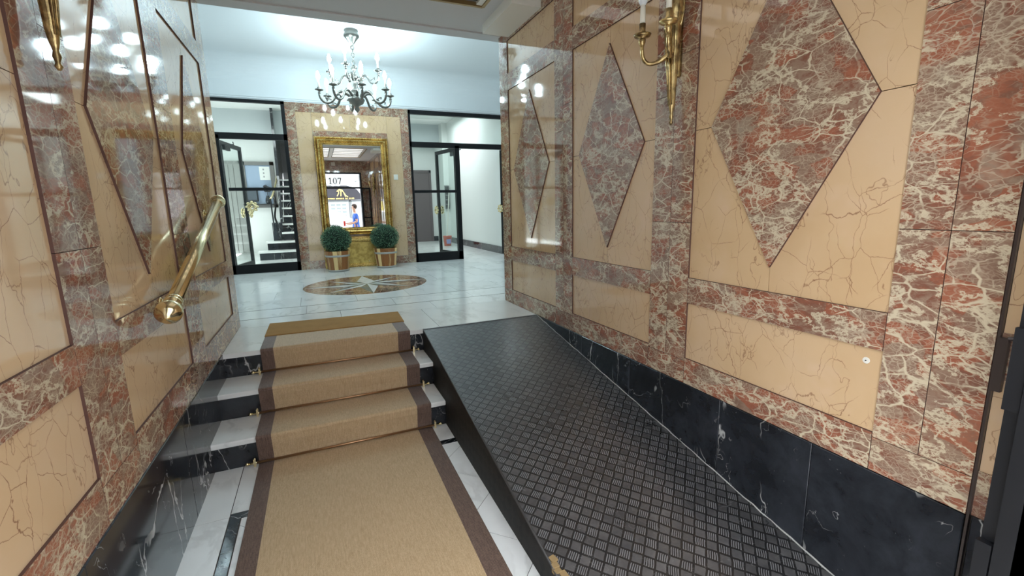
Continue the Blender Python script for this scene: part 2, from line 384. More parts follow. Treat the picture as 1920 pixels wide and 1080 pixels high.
# end return faces of both walls (red marble edge seen from the hall) and a bit of wall beyond the strip near the gate
bm = B(); box(bm, WX, WX + .2, .69, .715, .0, ZC); obj('end_facing', bm, M['red'], wr)
bm = B(); box(bm, -.2, 0, .80, .825, .0, ZC); obj('end_facing', bm, M['red'], wl)
bm = B(); box(bm, WX + .03, WX + .2, -2.95, -2.805, 0, ZC); obj('end_core', bm, M['grout'], wr)
bm = B()
for za, zb in ((.51, .65), (.93, 1.06), (2.445, 2.585), (2.85, ZC)): box(bm, WX + .012, WX + .04, -2.95, -2.812, za, zb)
obj('breccia_surround', bm, M['red'], wr)
bm = B()
for za, zb in ((.65, .93), (1.06, 2.445), (2.585, 2.85)): box(bm, WX + .016, WX + .04, -2.95, -2.812, za, zb)
obj('peach_panel', bm, M['beige'], wr)
bm = B(); box(bm, WX + .0, WX + .012, -2.812, -2.806, .0, ZC); obj('edge_strip', bm, M['gapmetal'], wr)
# skirtings
def skirt(name, X, s, cuts, top):
    bm = B()
    for a, b in zip(cuts, cuts[1:]): box(bm, min(X - s * .006, X + s * .03), max(X - s * .006, X + s * .03), b + G, a - G, 0, top)
    return bevel(obj(name, bm, M['black'], kind='structure'), .002, 1)
skirt('baseboard_right', WX, 1, [0.0, -.72, -1.26, -1.93, -2.36, -2.805], .509)
skirt('baseboard_right', WX + .012, 1, [-2.815, -2.95], .509)
skirt('baseboard_left', 0, -1, [0.0, -1.0, -1.95, -2.95], .511)
bm = B()
for i, y in enumerate((-2.04,)): box(bm, 0, 0, 0, 0, 0, 0) if False else None
bm.free()

# ------------------------------------------------------------------ floors and steps
def clip(poly, x0, x1, y0, y1):
    for ax, lim, sg in ((0, x0, 1), (0, x1, -1), (1, y0, 1), (1, y1, -1)):
        out = []
        for i in range(len(poly)):
            p, q = poly[i], poly[(i + 1) % len(poly)]; dp, dq = (p[ax] - lim) * sg, (q[ax] - lim) * sg
            if dp >= 0: out.append(p)
            if dp * dq < 0:
                t = dp / (dp - dq); out.append((p[0] + t * (q[0] - p[0]), p[1] + t * (q[1] - p[1])))
        poly = out
        if len(poly) < 3: return []
    return poly
bm = B(); box(bm, 0, 2.35, -3.2, .02, -.2, -.002); fl = obj('floor', bm, M['grout'], kind='structure')
bm = B(); g = .0020
for x0, x1, y0, y1 in ((0, .146, -1.065, -.59), (0, .146, -2.05, -1.065), (0, .146, -3.2, -2.05), (.146, 1.2, -1.04, -.59), (1.2, 1.333, -.80, -.59), (1.333, 2.319, -3.2, -2.2)):
    box(bm, x0 + g, x1 - g, y0 + g, y1 - g, -.03, 0)
d = .2525
for i in range(-9, 9):
    for j in range(-9, 12):
        if (i + j) % 2 == 0: continue
        # lattice lines y-x=-2.245+.505k, y+x=.06+.505m  -> centre
        cx = (.06 + 2.245) / 2 + d * (i); cy = (.06 - 2.245) / 2 + d * (j)
        P = [(cx + d - g, cy), (cx, cy + d - g), (cx - d + g, cy), (cx, cy - d + g)]
        P = clip(P, .199, 1.333, -3.2, -1.094)
        if len(P) > 2: prism(bm, P, 'z', -.03, 0)
        P2 = clip([(cx + d - g, cy), (cx, cy + d - g), (cx - d + g, cy), (cx, cy - d + g)], 1.2, 1.333, -1.094, -.852)
        if len(P2) > 2: prism(bm, P2, 'z', -.03, 0)
obj('marble_tiles', bm, M['white'], fl)
bm = B(); box(bm, .149, .194, -3.2, -1.045, -.03, 0); box(bm, .194, 1.2, -1.09, -1.045, -.03, 0); box(bm, 1.2, 1.333, -.85, -.802, -.03, 0)
obj('black_inlay', bm, M['black'], fl)
# steps (three risers of 17 cm); nosings at Y = -.61, -.30, 0
st = thing('staircase', None, None, kind='structure')
for k, (yn, z) in enumerate(((-.61, .17), (-.30, .34))):
    t = obj('step_tread', (lambda b: (box(b, 0, 1.333, yn, yn + .345, z - .032, z), b)[1])(B()), M['treadw'], st); bevel(t, .006, 2)
    obj('step_riser', (lambda b: (box(b, 0, 1.333, yn + .02, yn + .32, z - .17, z - .032), b)[1])(B()), M['black'], st)
obj('step_riser', (lambda b: (box(b, 0, 2.34, .02, .06, .0, .478), b)[1])(B()), M['black'], st)
# hall floor
bm = B(); box(bm, -1.0, 4.3, .03, 10.6, .2, .507); hf = obj('floor_hall', bm, M['grout'], kind='structure')
bm = B(); g = .0014
def tiles(xs, y0, y1):
    for a, b in zip(xs, xs[1:]): box(bm, a + g, b - g, y0 + g, y1 - g, .478, .51)
tiles([0, 1.47, 2.319], 0, .72)
tiles([-1, -.1, .78, 1.62, 2.5, 3.4, 4.3], .72, 1.035); tiles([-1, -.35, .49, 1.3, 2.1, 2.95, 4.3], 1.047, 1.424)
box(bm, -1, 4.3, 1.0365, 1.0455, .478, .5095, 1); box(bm, -1, 4.3, 1.4255, 1.4345, .478, .5095, 1)
y = 1.436; k = 0
while y < 10.5:
    xs = [-1.0] + [(.43 if k % 2 == 0 else .16) + .54 * i for i in range(-2, 8)] + [4.3]
    xs = [v for v in xs if -1 <= v <= 4.3]
    y2 = min(y + .50, 10.6); tiles(xs, y, y2); y = y2; k += 1
tl = obj('marble_tiles', bm, [M['white'], M['black']], hf)
# compass rose inlay
cx, cy, RR = 1.17, 2.52, .74
bm = B(); prism(bm, [(cx + RR * math.cos(2 * PI * i / 72), cy + RR * math.sin(2 * PI * i / 72)) for i in range(72)], 'z', .508, .5115)
md = obj('medallion_disc', bm, M['red'], hf)
bm = B()
for i in range(8):
    a = PI / 4 * i + PI / 2; L = .72 if i % 2 == 0 else .64; w = .27 if i % 2 == 0 else .20
    for sgn in (1, -1):
        b = a + sgn * PI / 8 * (1.0)
        P = [(cx, cy), (cx + L * math.cos(a), cy + L * math.sin(a)), (cx + w * math.cos(b), cy + w * math.sin(b))]
        prism(bm, P, 'z', .5116, .5124 + (.0003 if i % 2 == 0 else 0), 0 if (sgn == 1) or i == 0 else 1)
obj('medallion_star', bm, [M['white'], plain('grey_green_stone', (.20, .24, .23), .15)], hf)

# ------------------------------------------------------------------ ceilings, beam, hall shell
def shell(name, boxes, m, **k):
    bm = B()
    for b in boxes: box(bm, *b)
    return obj(name, bm, m, kind='structure', **k)
# entrance ceiling with a coffer that holds a slatted luminous panel
CX0, CX1, CY0, CY1 = .35, 1.972, -1.85, .166
shell('ceiling', [(0, CX0, -2.95, .69, ZC, 3.08), (CX1, WX, -2.95, .69, ZC, 3.08), (CX0, CX1, -2.95, CY0, ZC, 3.08), (CX0, CX1, CY1, .69, ZC, 3.08), (CX0, CX1, CY0, CY1, 3.06, 3.08)], M['soffit'])
bm = B()
for x0, x1, y0, y1 in ((CX0, CX1, CY1 - .012, CY1 + .012), (CX0, CX1, CY0 - .012, CY0 + .012), (CX0 - .012, CX0 + .012, CY0, CY1), (CX1 - .012, CX1 + .012, CY0, CY1)): box(bm, x0, x1, y0, y1, ZC - .010, ZC + .02)
obj('trim_coffer', bm, plain('tarnished_gold_bead', (.36, .24, .10), .4, .6), kind='structure')
slat = thing('ceiling_grille', 'white slatted light panel set in the entrance ceiling inside a gold bead', 'ceiling light', (0, 0, ZC))
bm = B()
box(bm, 1.12, 1.20, CY0 + .02, CY1 - .02, -.012, .06)
box(bm, CX0 + .015, CX0 + .06, CY0 + .02, CY1 - .02, -.004, .06); box(bm, CX1 - .06, CX1 - .015, CY0 + .02, CY1 - .02, -.004, .06)
obj('grille_frame', bm, M['plastic'], slat)
bm = B(); box(bm, CX0 + .06, CX1 - .06, CY0 + .03, CY1 - .05, .012, .016); obj('slat_gap_shade', bm, M['metal'], slat)  # dark plate added to imitate the shade in the gaps between slats
y = CY0 + .05
while y < CY1 - .28:
    for x0, x1 in ((CX0 + .07, 1.10), (1.22, CX1 - .07)):
        bm = B(); box(bm, x0, x1, y, y + .185, -.002, .006); obj('light_panel', bm, M['lpanel'], slat)
    y += .33
# white service box under the ceiling at the right wall
bm = B(); box(bm, 2.085, WX + .0, -.13, .49, 2.868, ZC)
obj('service_duct', bm, M['plastic'], label='white rectangular casing fixed under the ceiling in the top corner of the right wall', cat='casing')
# beam closing the ceiling step to the hall
shell('trim_beam', [(-.2, WX + .2, .69, .83, ZC, 3.65), (-.2, WX + .2, .60, .69, ZC + .02, 3.65)], M['soffit'])
bm = B(); box(bm, -.0, WX, .655, .70, ZC - .012, ZC + .0); obj('trim_beam', bm, M['soffit'], kind='structure')
# hall
HC = 3.62
shell('ceiling_hall', [(-.9, 4.2, .83, 4.52, HC, HC + .1)], M['plaster'])
shell('wall_hall_left', [(-.95, -.75, .8, 4.6, .51, HC)], M['plaster'])
shell('wall_hall_right', [(4.1, 4.3, .6, 4.6, .51, HC)], M['plaster'])
shell('wall_hall_front', [(-.95, -.2, .7, .8, .51, HC), (WX + .2, 4.3, .6, .7, .51, HC)], M['plaster'])
# cove between ceiling and far wall
bm = B(); P = [(4.54, HC), (4.22, HC)] + [(4.22 + .3 * math.sin(t), HC - .3 + .3 * math.cos(t)) for t in [PI / 2 * i / 10 for i in range(11)]] + [(4.54, HC - .3)]
prism(bm, P, 'x', -.9, 4.2); obj('trim_cove', bm, M['plaster'], kind='structure', smooth=False)
D = 4.52
fw = shell('wall_far', [(-.9, 4.2, D, D + .14, 3.06, HC), (-.9, -.60, D, D + .14, .51, 3.06), (.37, 2.21, D + .03, D + .14, .51, 3.06)], M['plaster'])
bm = B(); box(bm, -.9, 4.2, D - .02, D, 3.075, 3.10); box(bm, -.9, 4.2, D - .035, D, 3.10, 3.115); obj('picture_rail', bm, M['plaster'], fw)
bm = B()
def fs(x0, x1, z0, z1, y=D): box(bm, x0 + G, x1 - G, y, D + .035, z0 + G, z1 - G)
for zz in ((.51, .64), (.64, 1.25), (1.25, 1.95), (1.95, 3.06)):
    fs(.364, .50, *zz)
    fs(2.075, 2.214, *zz)
fs(.50, 1.30, 2.93, 3.06); fs(1.30, 2.075, 2.93, 3.06); fs(.50, 2.075, .51, .64)
fs(.72, 1.85, 1.2, 2.66, D + .001)
obj('breccia_surround', bm, M['red'], fw)
bm = B(); Y1 = D + .006
for x0, x1, z0, z1 in ((.50, .72, .64, 2.93), (1.85, 2.075, .64, 2.93), (.72, 1.28, 2.66, 2.93), (1.28, 1.85, 2.66, 2.93), (.72, 1.85, .64, 1.2)): box(bm, x0 + G, x1 - G, Y1, D + .035, z0 + G, z1 - G)
obj('peach_panel', bm, M['beige'], fw)

# ------------------------------------------------------------------ glazed doors in the far wall
def frame_box(bm, x0, x1, z0, z1, y0=D - .02, y1=D + .05): box(bm, x0, x1, y0, y1, z0, z1)
def handle_set(parent, x, y, z, rz=0):
    h = B()
    for sgn in (1, -1):
        m = Matrix.Translation((x, y, z)) @ Matrix.Rotation(rz, 4, 'Z')
        ring = [m @ Vector((.05 * math.cos(t), sgn * .06, .05 * math.sin(t))) for t in [2 * PI * i / 14 for i in range(15)]]
        tube(h, ring, .013, 8)
        for k in range(8):
            t = 2 * PI * k / 8; c_ = m @ Vector((.068 * math.cos(t), sgn * .06, .068 * math.sin(t))); ball(h, c_, .017, 8, 6)
        tube(h, [m @ Vector((0, sgn * .02, 0)), m @ Vector((0, sgn * .065, 0))], .018, 8)
    return obj('handle', h, M['brass'], parent, True, label='ornate round brass handle')
d1 = thing('door_1', None, None, kind='structure'); d2 = thing('door_2', None, None, kind='structure')
bm = B()
frame_box(bm, -.60, .365, 3.02, 3.06); frame_box(bm, .315, .365, .51, 3.06)
frame_box(bm, -.60, .365, 2.50, 2.585); frame_box(bm, -.60, -.535, .51, 2.55)
frame_box(bm, -.60, .365, .51, .645); frame_box(bm, -.49, .32, 1.755, 1.80, D - .03, D)
obj('frame', bm, M['metal'], d1)
bm = B(); box(bm, -.60, .32, D + .01, D + .018, 2.585, 3.02); box(bm, -.54, .32, D + .01, D + .018, .645, 2.5); obj('glass_pane', bm, M['glass'], d1)
bm = B()
frame_box(bm, 2.21, 4.1, 2.99, 3.05); frame_box(bm, 2.205, 2.24, .51, 3.05)
frame_box(bm, 2.21, 4.1, 2.46, 2.545); frame_box(bm, 2.985, 3.065, .51, 2.50)
frame_box(bm, 2.21, 3.065, .51, .66); frame_box(bm, 2.24, 2.99, 1.70, 1.745, D - .03, D); frame_box(bm, 4.05, 4.1, .51, 3.05)
obj('frame', bm, M['metal'], d2)
bm = B(); box(bm, 2.24, 4.05, D + .01, D + .018, 2.545, 3.0); box(bm, 2.24, 2.99, D + .01, D + .018, .66, 2.46); obj('glass_pane', bm, M['glass'], d2)
def leaf(label, hx, hy, fx, fy, hname, hz):
    L = math.hypot(fx - hx, fy - hy); a = math.atan2(fy - hy, fx - hx)
    t = thing('glass_door_leaf', label, 'door', (hx, hy, .53), a)
    bm = B(); w = .055
    box(bm, 0, w, -.02, .02, 0, 1.96); box(bm, L - w, L, -.02, .02, 0, 1.96); box(bm, w, L - w, -.02, .02, 1.90, 1.96); box(bm, w, L - w, -.02, .02, 0, .10)
    obj('frame', bm, M['metal'], t)
    bm = B(); box(bm, w, L - w, -.004, .004, .10, 1.90); obj('glass_pane', bm, M['glass'], t)
    handle_set(t, L - .03, 0, hz)
    bm = B(); box(bm, .06, .26, -.06, -.02, 1.83, 1.90); tube(bm, [(.12, -.05, 1.90), (.30, -.10, 1.935), (.10, -.16, 1.94)], .009, 6)
    obj('door_closer', bm, M['metal'], t)
    return t
l1 = leaf('glass door leaf with black frame standing open behind the left glazed opening', -.56, 4.60, -.395, 5.42, 'h', .90)
l2 = leaf('glass door leaf with black frame standing open behind the right glazed opening', 3.03, 4.60, 2.86, 5.36, 'h', .87)
l3 = leaf('black framed door leaf seen edge on where the right wall cuts it off', 4.05, 4.66, 3.985, 4.86, 'h', .87)
bm = B(); hh = handle_set(d1, -.22, D - .005, 1.52); bm.free()

# ------------------------------------------------------------------ rooms behind the doors
shell('wall_back_left', [(-1.7, -.02, 8.6, 8.75, .51, HC), (-1.85, -1.7, 4.6, 8.75, .51, HC), (1.15, 1.3, 4.66, 10.6, .51, HC), (-.02, 1.2, 10.4, 10.6, .51, HC + 1)], M['backwall'])
shell('wall_back_right', [(1.3, 4.2, 9.5, 9.65, .51, HC), (4.0, 4.15, 4.66, 9.6, .51, HC), (3.86, 4.0, 8.6, 9.5, .51, HC)], M['backwall'])
shell('ceiling_back', [(-1.85, 4.2, 4.66, 10.6, HC, HC + .1)], M['backwall'])
shell('trim_back_beam', [(-1.7, 1.15, 8.2, 8.6, 3.12, HC), (1.3, 4.0, 8.9, 9.5, 3.15, HC)], plain('grey_beam_paint', (.52, .57, .58), .7))
shell('wall_back_side', [(-1.85, -.9, 4.52, 4.66, .51, HC)], M['backwall'])
shell('wall_stair_end', [(0.0, 1.15, 9.28, 9.4, .51, HC)], plain('stair_shade_tone', (.10, .095, .10), .6))  # added wall; its dark colour stands in for the shadow behind the stairs
shell('baseboard_back', [(3.985, 4.0, 4.7, 8.6, .51, .655), (1.3, 3.86, 9.485, 9.5, .51, .65)], M['black'])
bm = B(); box(bm, -1.25, -.84, 8.575, 8.6, .51, 2.52); bd = obj('wooden_door', bm, M['greydoor'], label='grey limed wood door in the room behind the left glazed opening', cat='door')
bm = B(); box(bm, -1.31, -1.25, 8.56, 8.6, .51, 2.58); box(bm, -.84, -.79, 8.56, 8.6, .51, 2.58); box(bm, -1.31, -.79, 8.56, 8.6, 2.52, 2.58); obj('door_casing', bm, M['greydoor'], bd)
bm = B()
for x in (-1.15, -1.05, -.95): box(bm, x, x + .008, 8.57, 8.58, .53, 2.5)
obj('plank_groove', bm, M['grout'], bd)
bm = B(); box(bm, 3.24, 3.66, 9.46, 9.5, .51, 2.42); bd = obj('wooden_door', bm, M['browndoor'], label='dark brown door at the end of the corridor behind the right glazed opening', cat='door')
bm = B(); box(bm, 3.16, 3.24, 9.44, 9.5, .51, 2.49); box(bm, 3.66, 3.72, 9.44, 9.5, .51, 2.49); box(bm, 3.16, 3.72, 9.44, 9.5, 2.42, 2.49); obj('door_casing', bm, M['browndoor'], bd)
# hatch window with things on its ledge
hw = thing('reception_hatch', 'grey framed hatch window in the white wall behind the left glazed opening', 'window', (0, 8.6, 0))
bm = B(); y0, y1 = -.05, 0
for b in ((-.80, -.72, 1.54, 2.57), (-.22, -.14, 1.54, 2.57), (-.80, -.14, 2.49, 2.57), (-.80, -.14, 1.54, 1.62)): box(bm, b[0], b[1], y0, y1, b[2], b[3])
obj('frame', bm, plain('grey_frame_paint', (.20, .20, .19), .5), hw)
bm = B(); box(bm, -.72, -.22, -.02, -.01, 1.62, 2.49); obj('glass_pane', bm, plain('pale_blue_pane', (.36, .46, .60), .25), hw)
bm = B(); box(bm, -.82, -.12, -.16, -.05, 1.60, 1.63); obj('ledge', bm, plain('dark_ledge', (.03, .03, .03), .4), hw)
bm = B(); box(bm, -.44, -.23, 8.565, 8.575, 2.16, 2.46)
nt = obj('notice_sheet', bm, plain('white_paper', (.86, .88, .84), .6), label='white notice sheet taped inside the reception hatch window', cat='notice')
gp = plain('grey_print', (.35, .36, .36), .6)
for i in range(3): bm = B(); box(bm, -.37, -.34, 8.562, 8.565, 2.22 + .08 * i, 2.255 + .08 * i); obj('printed_mark', bm, gp, nt)
def th(name, label, cat, build, m, loc):
    b = B(); build(b); return obj(name, b, m, label=label, cat=cat, loc=loc)
dk = plain('dark_object', (.02, .022, .025), .4)
mon = thing('monitor', 'dark screen standing on the left end of the reception hatch ledge', 'monitor', (-.63, 8.5, 1.63))
bm = B(); box(bm, -.12, .12, -.02, .02, .05, .36); bevel(obj('screen_case', bm, dk, mon), .02); bm = B(); box(bm, -.06, .06, -.04, .04, 0, .012); box(bm, -.02, .02, 0, .02, 0, .08); obj('foot', bm, dk, mon)
bm = B(); box(bm, -.09, .09, -.024, -.02, .09, .33); obj('display', bm, plain('dull_display', (.08, .10, .12), .2), mon)
fv = thing('flower_vase', 'dark vase with a dark bloom on the right of the reception hatch ledge', 'vase', (-.32, 8.5, 1.63))
bm = B(); lathe(bm, [(.04, 0), (.06, .05), (.05, .12), (.03, .16), (.035, .18)], 12); obj('vase', bm, dk, fv, True)
bm = B()
for i in range(26):
    t = random.uniform(0, 2 * PI); q = random.uniform(-1, 1); ball(bm, (.07 * math.cos(t) * math.sqrt(1 - q * q), .05 * math.sin(t), .34 + .06 * q), .03, 6, 4)
tube(bm, [(0, 0, .17), (0, 0, .32)], .006, 6); obj('bloom', bm, dk, fv)
# back stairs: black risers and white treads climbing away
bs = thing('back_staircase', None, None, kind='structure')
bm = B(); bt = B()
X0s = [-.42, -.29] + [0.0] * 12
for i in range(10):
    yy = 6.58 + .27 * i; z = .51 + .17 * (i + 1)
    box(bm, X0s[i], 1.15, yy, yy + .30, max(.51, z - .35), z - .035); box(bt, X0s[i] - .025, 1.15, yy - .025, yy + .30, z - .035, z)
box(bm, -.19, .0, 7.12, 8.5, .51, 1.22)
obj('step_riser', bm, M['black'], bs); obj('step_tread', bt, M['treadw'], bs)
bm = B(); prism(bm, [(7.4, 1.22), (10.3, 3.0), (10.3, 3.62), (7.9, 3.62), (7.75, 2.2)], 'x', -.05, .0); obj('black_side_panel', bm, M['black'], bs)
rl = thing('stair_railing', 'wrought iron railing with a brass rail on the black block of the back stairs', 'railing', (-.12, 7.16, 1.22))
bm = B(); tube(bm, [(-.04, 0, 0), (-.05, 0, .48)], .014, 8)
for k in range(3): tube(bm, bez((.0, .1 + .16 * k, 0), (-.08, .1 + .16 * k, .2), (.08, .1 + .16 * k, .3), (.0, .1 + .16 * k, .5 + .1 * k), 10), .009, 6)
obj('balusters', bm, M['metal'], rl)
bm = B(); tube(bm, bez((-.05, 0, .48), (.0, .1, .55), (.05, .3, .75), (.08, .8, 1.05), 10), .02, 8); obj('rail', bm, M['brass'], rl, True)
# mop, bucket, mailboxes
bk = thing('mop_bucket', 'red and blue bucket on the floor behind the right glass door leaf', 'bucket', (3.60, 7.55, .51))
bm = B(); lathe(bm, [(.085, 0), (.105, .23), (.115, .235), (.112, .25), (.10, .25), (.082, .012)], 20)
for f in bm.faces: f.material_index = 1 if (.06 < f.calc_center_median().z < .0) else 0
obj('pail', bm, [plain('red_plastic', (.60, .10, .05), .4), plain('blue_plastic', (.10, .12, .38), .4)], bk, True)
bm = B(); prism(bm, [(-.05, .06), (.05, .06), (.055, .17), (-.055, .17)], 'y', -.112, -.098); obj('printed_label', bm, plain('blue_label', (.30, .33, .62), .5), bk)
mp = thing('mop', 'mop with a long pale handle leaning in the red and blue bucket', 'mop', (3.58, 7.55, .56))
bm = B(); tube(bm, [(0, 0, 0), (.14, .1, 1.25)], .012, 8); obj('pole', bm, M['plastic'], mp)
bm = B()
for k in range(14):
    t = 2 * PI * k / 14; tube(bm, [(0, 0, .22), (.03 * math.cos(t), .03 * math.sin(t), .12), (.05 * math.cos(t), .05 * math.sin(t), .03)], .009, 5)
obj('mop_head', bm, M['plastic'], mp)
mb = thing('mailbox_bank', 'small bank of dark mailboxes on the wall behind the right glass door leaf', 'mailboxes', (3.965, 8.60, 1.41))
bm = B(); box(bm, -.10, .01, -.06, .0, 0, .62); obj('case', bm, plain('grey_case', (.22, .23, .23), .5), mb)
for i in range(5):
    for j in range(2):
        bm = B(); box(bm, -.095 + .05 * j, -.052 + .05 * j, -.068, -.06, .02 + .12 * i, .11 + .12 * i); obj('mailbox_door', bm, dk, mb)

# ------------------------------------------------------------------ runner, mat, rods
def ribbon(pts, x0, x1, th_=.006, dx=0):
    """strip of carpet following (y,z) polyline, thickness outwards (up / towards -y); dx skews x with y"""
    bm = B(); rows = []
    n = len(pts)
    for i, (y, z) in enumerate(pts):
        a = pts[max(i - 1, 0)]; b = pts[min(i + 1, n - 1)]; d_ = Vector((b[0] - a[0], b[1] - a[1])).normalized(); nr = Vector((-d_.y, d_.x))
        if nr.y < 0 or (abs(nr.y) < 1e-6 and nr.x > 0): nr = -nr
        rows.append([bm.verts.new((x, y + nr.x * t, z + nr.y * t)) for x in (x0, x1) for t in (0.0, th_)])
    for a, b in zip(rows, rows[1:]):
        bm.faces.new((a[1], a[3], b[3], b[1])); bm.faces.new((a[0], b[0], b[2], a[2])); bm.faces.new((a[0], a[1], b[1], b[0])); bm.faces.new((a[2], b[2], b[3], a[3]))
    bm.faces.new(rows[0]) if False else None
    return bm
path = [(.62, .512), (.0, .512)]
def nose(y, z, r_=.012): return [(y + r_ - r_ * math.cos(t) - .004 - r_ * 0, z - r_ + r_ * math.sin(t)) for t in [PI / 2 * (1 - i / 5) for i in range(6)]]
pts = [(.62, .512)]
for yn, z in ((0, .512), (-.30, .342), (-.61, .172)):
    pts += [(yn + .012, z)] + [(yn - .002 - .010 * math.sin(t), z - .012 + .012 * math.cos(t)) for t in [PI / 2 * i / 5 for i in range(1, 6)]]
    pts += [(yn - .008, z - .05), (yn + .004, z - .10), (yn + .012, z - .165), (yn - .004, z - .1705)]
pts += [(-.66, .0025), (-1.2, .002), (-2.0, .002), (-2.93, .002)]
run = thing('stair_runner', 'tan sisal runner with brown borders laid down the marble steps and entrance floor', 'carpet', (0, 0, 0))
obj('sisal_field', ribbon(pts, .303, 1.14), M['sisal'], run)
b_ = obj('border_strip', ribbon(pts, .225, .303, .0062), M['border'], run, label='brown woven border on the left'); b_ = obj('border_strip', ribbon(pts, 1.14, 1.232, .0062), M['border'], run, label='brown woven border on the right')
bm = B(); prism(bm, [(.222, .325), (1.240, .285), (1.252, .66), (.222, .735)], 'z', .512, .526); mat = obj('doormat', bm, M['coir'], label='brown coir doormat lying at the top of the marble steps', cat='doormat'); bevel(mat, .004)
def make_rod():
    t = thing('stair_rod', '', 'stair rod', group='brass stair rods holding the runner')
    bm = B(); tube(bm, [(.215, -.002, .012), (1.245, -.002, .012)], .007, 8); obj('rod', bm, plain('brown_brass_rod', (.42, .25, .13), .3, .8), t, True)
    for x in (.205, 1.252):
        bm = B(); tube(bm, [(x - .03, 0, .012), (x + .03, 0, .012)], .0065, 8)
        sx = -1 if x < .6 else 1
        ball(bm, (x + sx * .038, 0, .012), .0105, 10, 8); obj('finial', bm, M['brass'], t, True)
        bm = B(); box(bm, x - .006, x + .006, -.006, .012, -.012, .036); ball(bm, (x, 0, .036), .008, 8, 6); obj('bracket', bm, M['brass'], t)
    return t
rod = make_rod(); rod.location = (0, -.618, .009); rod['label'] = 'brass stair rod across the runner at the foot of the lowest step'
for yy, zz, lb in ((-.308, .179, 'brass stair rod across the runner between lowest and middle step'), (-.008, .349, 'brass stair rod across the runner under the coir doormat, topmost of three')):
    c = copy_tree(rod); c.location = (0, yy, zz); c['label'] = lb

# ------------------------------------------------------------------ ramp
SL = .19
def rz(y): return max(.51 + SL * y, .002)
rp = thing('access_ramp', 'black rubber covered ramp with raised checker tread along the right wall', 'ramp', (0, 0, 0))
bm = B(); uvl = bm.loops.layers.uv.new('UVMap')
N = 24; ye = -.508 / SL; prev = None; rows = []
xa, xb = 1.337, 2.313
vs = []
for i in range(N + 1):
    y = ye * i / N; vs.append([bm.verts.new((x, y, rz(y) + .002)) for x in (xa, xb)])
for a, b in zip(vs, vs[1:]):
    f_ = bm.faces.new((a[0], a[1], b[1], b[0]))
    for lp in f_.loops: lp[uvl].uv = (lp.vert.co.x, lp.vert.co.y * math.hypot(1, SL))
obj('tread_mat', bm, M['rubber'], rp)
bm = B(); uvl = bm.loops.layers.uv.new('UVMap')
prism(bm, [(-.001, .0), (-.001, .5095), (ye, .0025), (ye, 0)], 'x', 1.333, 2.312)
for f_ in bm.faces:
    for lp in f_.loops: lp[uvl].uv = (lp.vert.co.y, lp.vert.co.z)
obj('ramp_body', bm, M['rubside'], rp)
bm = B(); tube(bm, [(1.336, -.002, .511), (1.336, ye, .004)], .005, 6); obj('rubber_edge', bm, plain('edge_rubber', (.045, .045, .045), .4), rp, True)
bm = B(); box(bm, 1.333, 2.30, -.012, .004, .505, .5135); obj('top_edge_strip', bm, plain('dull_metal_strip', (.16, .17, .18), .35, .4), rp)
bm = B(); rn = random.Random(5); q = [(2.309 + rn.uniform(-.002, .002), ye * i / 60, rz(ye * i / 60) + .004 + rn.uniform(-.002, .002)) for i in range(61)]
tube(bm, q, [rn.uniform(.001, .0038) for _ in q], 6); obj('sealant_line', bm, plain('grey_sealant', (.42, .42, .40), .7), rp, True)
bm = B()
for i in range(9):
    y = -2.06 - .022 * i; x = 1.338 + random.uniform(0, .02); box(bm, x - .006, x + .02, y - .014, y + .014, rz(y) - .01, rz(y) + .007, 0, Matrix.Translation((x, y, rz(y))) @ Matrix.Rotation(random.uniform(-.4, .4), 4, 'Z') @ Matrix.Translation((-x, -y, -rz(y))))
obj('worn_wood_corner', bm, plain('splintered_wood', (.32, .22, .10), .8), rp, label='splintered bare wood at the worn corner')

# ------------------------------------------------------------------ handrail on the left wall
hr = thing('handrail', 'polished brass handrail tube sloping along the left marble wall', 'handrail', (.0, .20, .0))
hr.location = (0, 0, 0)
P0 = Vector((.067, .17, 1.50)); P1 = Vector((.067, -1.10, 1.058)); dd = (P1 - P0).normalized()
bm = B(); tube(bm, [P0, P1], .0285, 20); obj('tube', bm, M['brass'], hr, True)
Mq = Matrix.Translation(P1) @ dd.to_track_quat('Z', 'X').to_matrix().to_4x4()
bm = B(); lathe(bm, [(.03, -.03), (.034, -.025), (.034, -.01), (.03, -.006), (.036, 0), (.036, .012), (.028, .018), (.034, .03), (.044, .045), (.05, .065), (.048, .085), (.036, .10), (.018, .112), (.008, .122)], 24, mat=Mq)
obj('finial', bm, M['brass'], hr, True, label='onion shaped brass end knob')
Mq = Matrix.Translation(P0) @ (-dd).to_track_quat('Z', 'X').to_matrix().to_4x4()
bm = B(); lathe(bm, [(.030, -.03), (.032, -.02), (.029, -.012), (.040, 0), (.044, .015), (.042, .03), (.02, .04)], 24, mat=Mq); obj('end_knob', bm, M['brass'], hr, True)
for k in (.08, .93):
    p = P0.lerp(P1, k); bm = B(); tube(bm, [p, p + Vector((-.03, 0, -.035)), Vector((.002, p.y, p.z - .045))], .011, 10)
    Mw = Matrix.Translation((.0, p.y, p.z - .045)) @ Matrix.Rotation(PI / 2, 4, 'Y'); lathe(bm, [(.032, 0), (.032, .005), (.02, .012)], 16, mat=Mw); obj('wall_bracket', bm, M['brass'], hr, True)

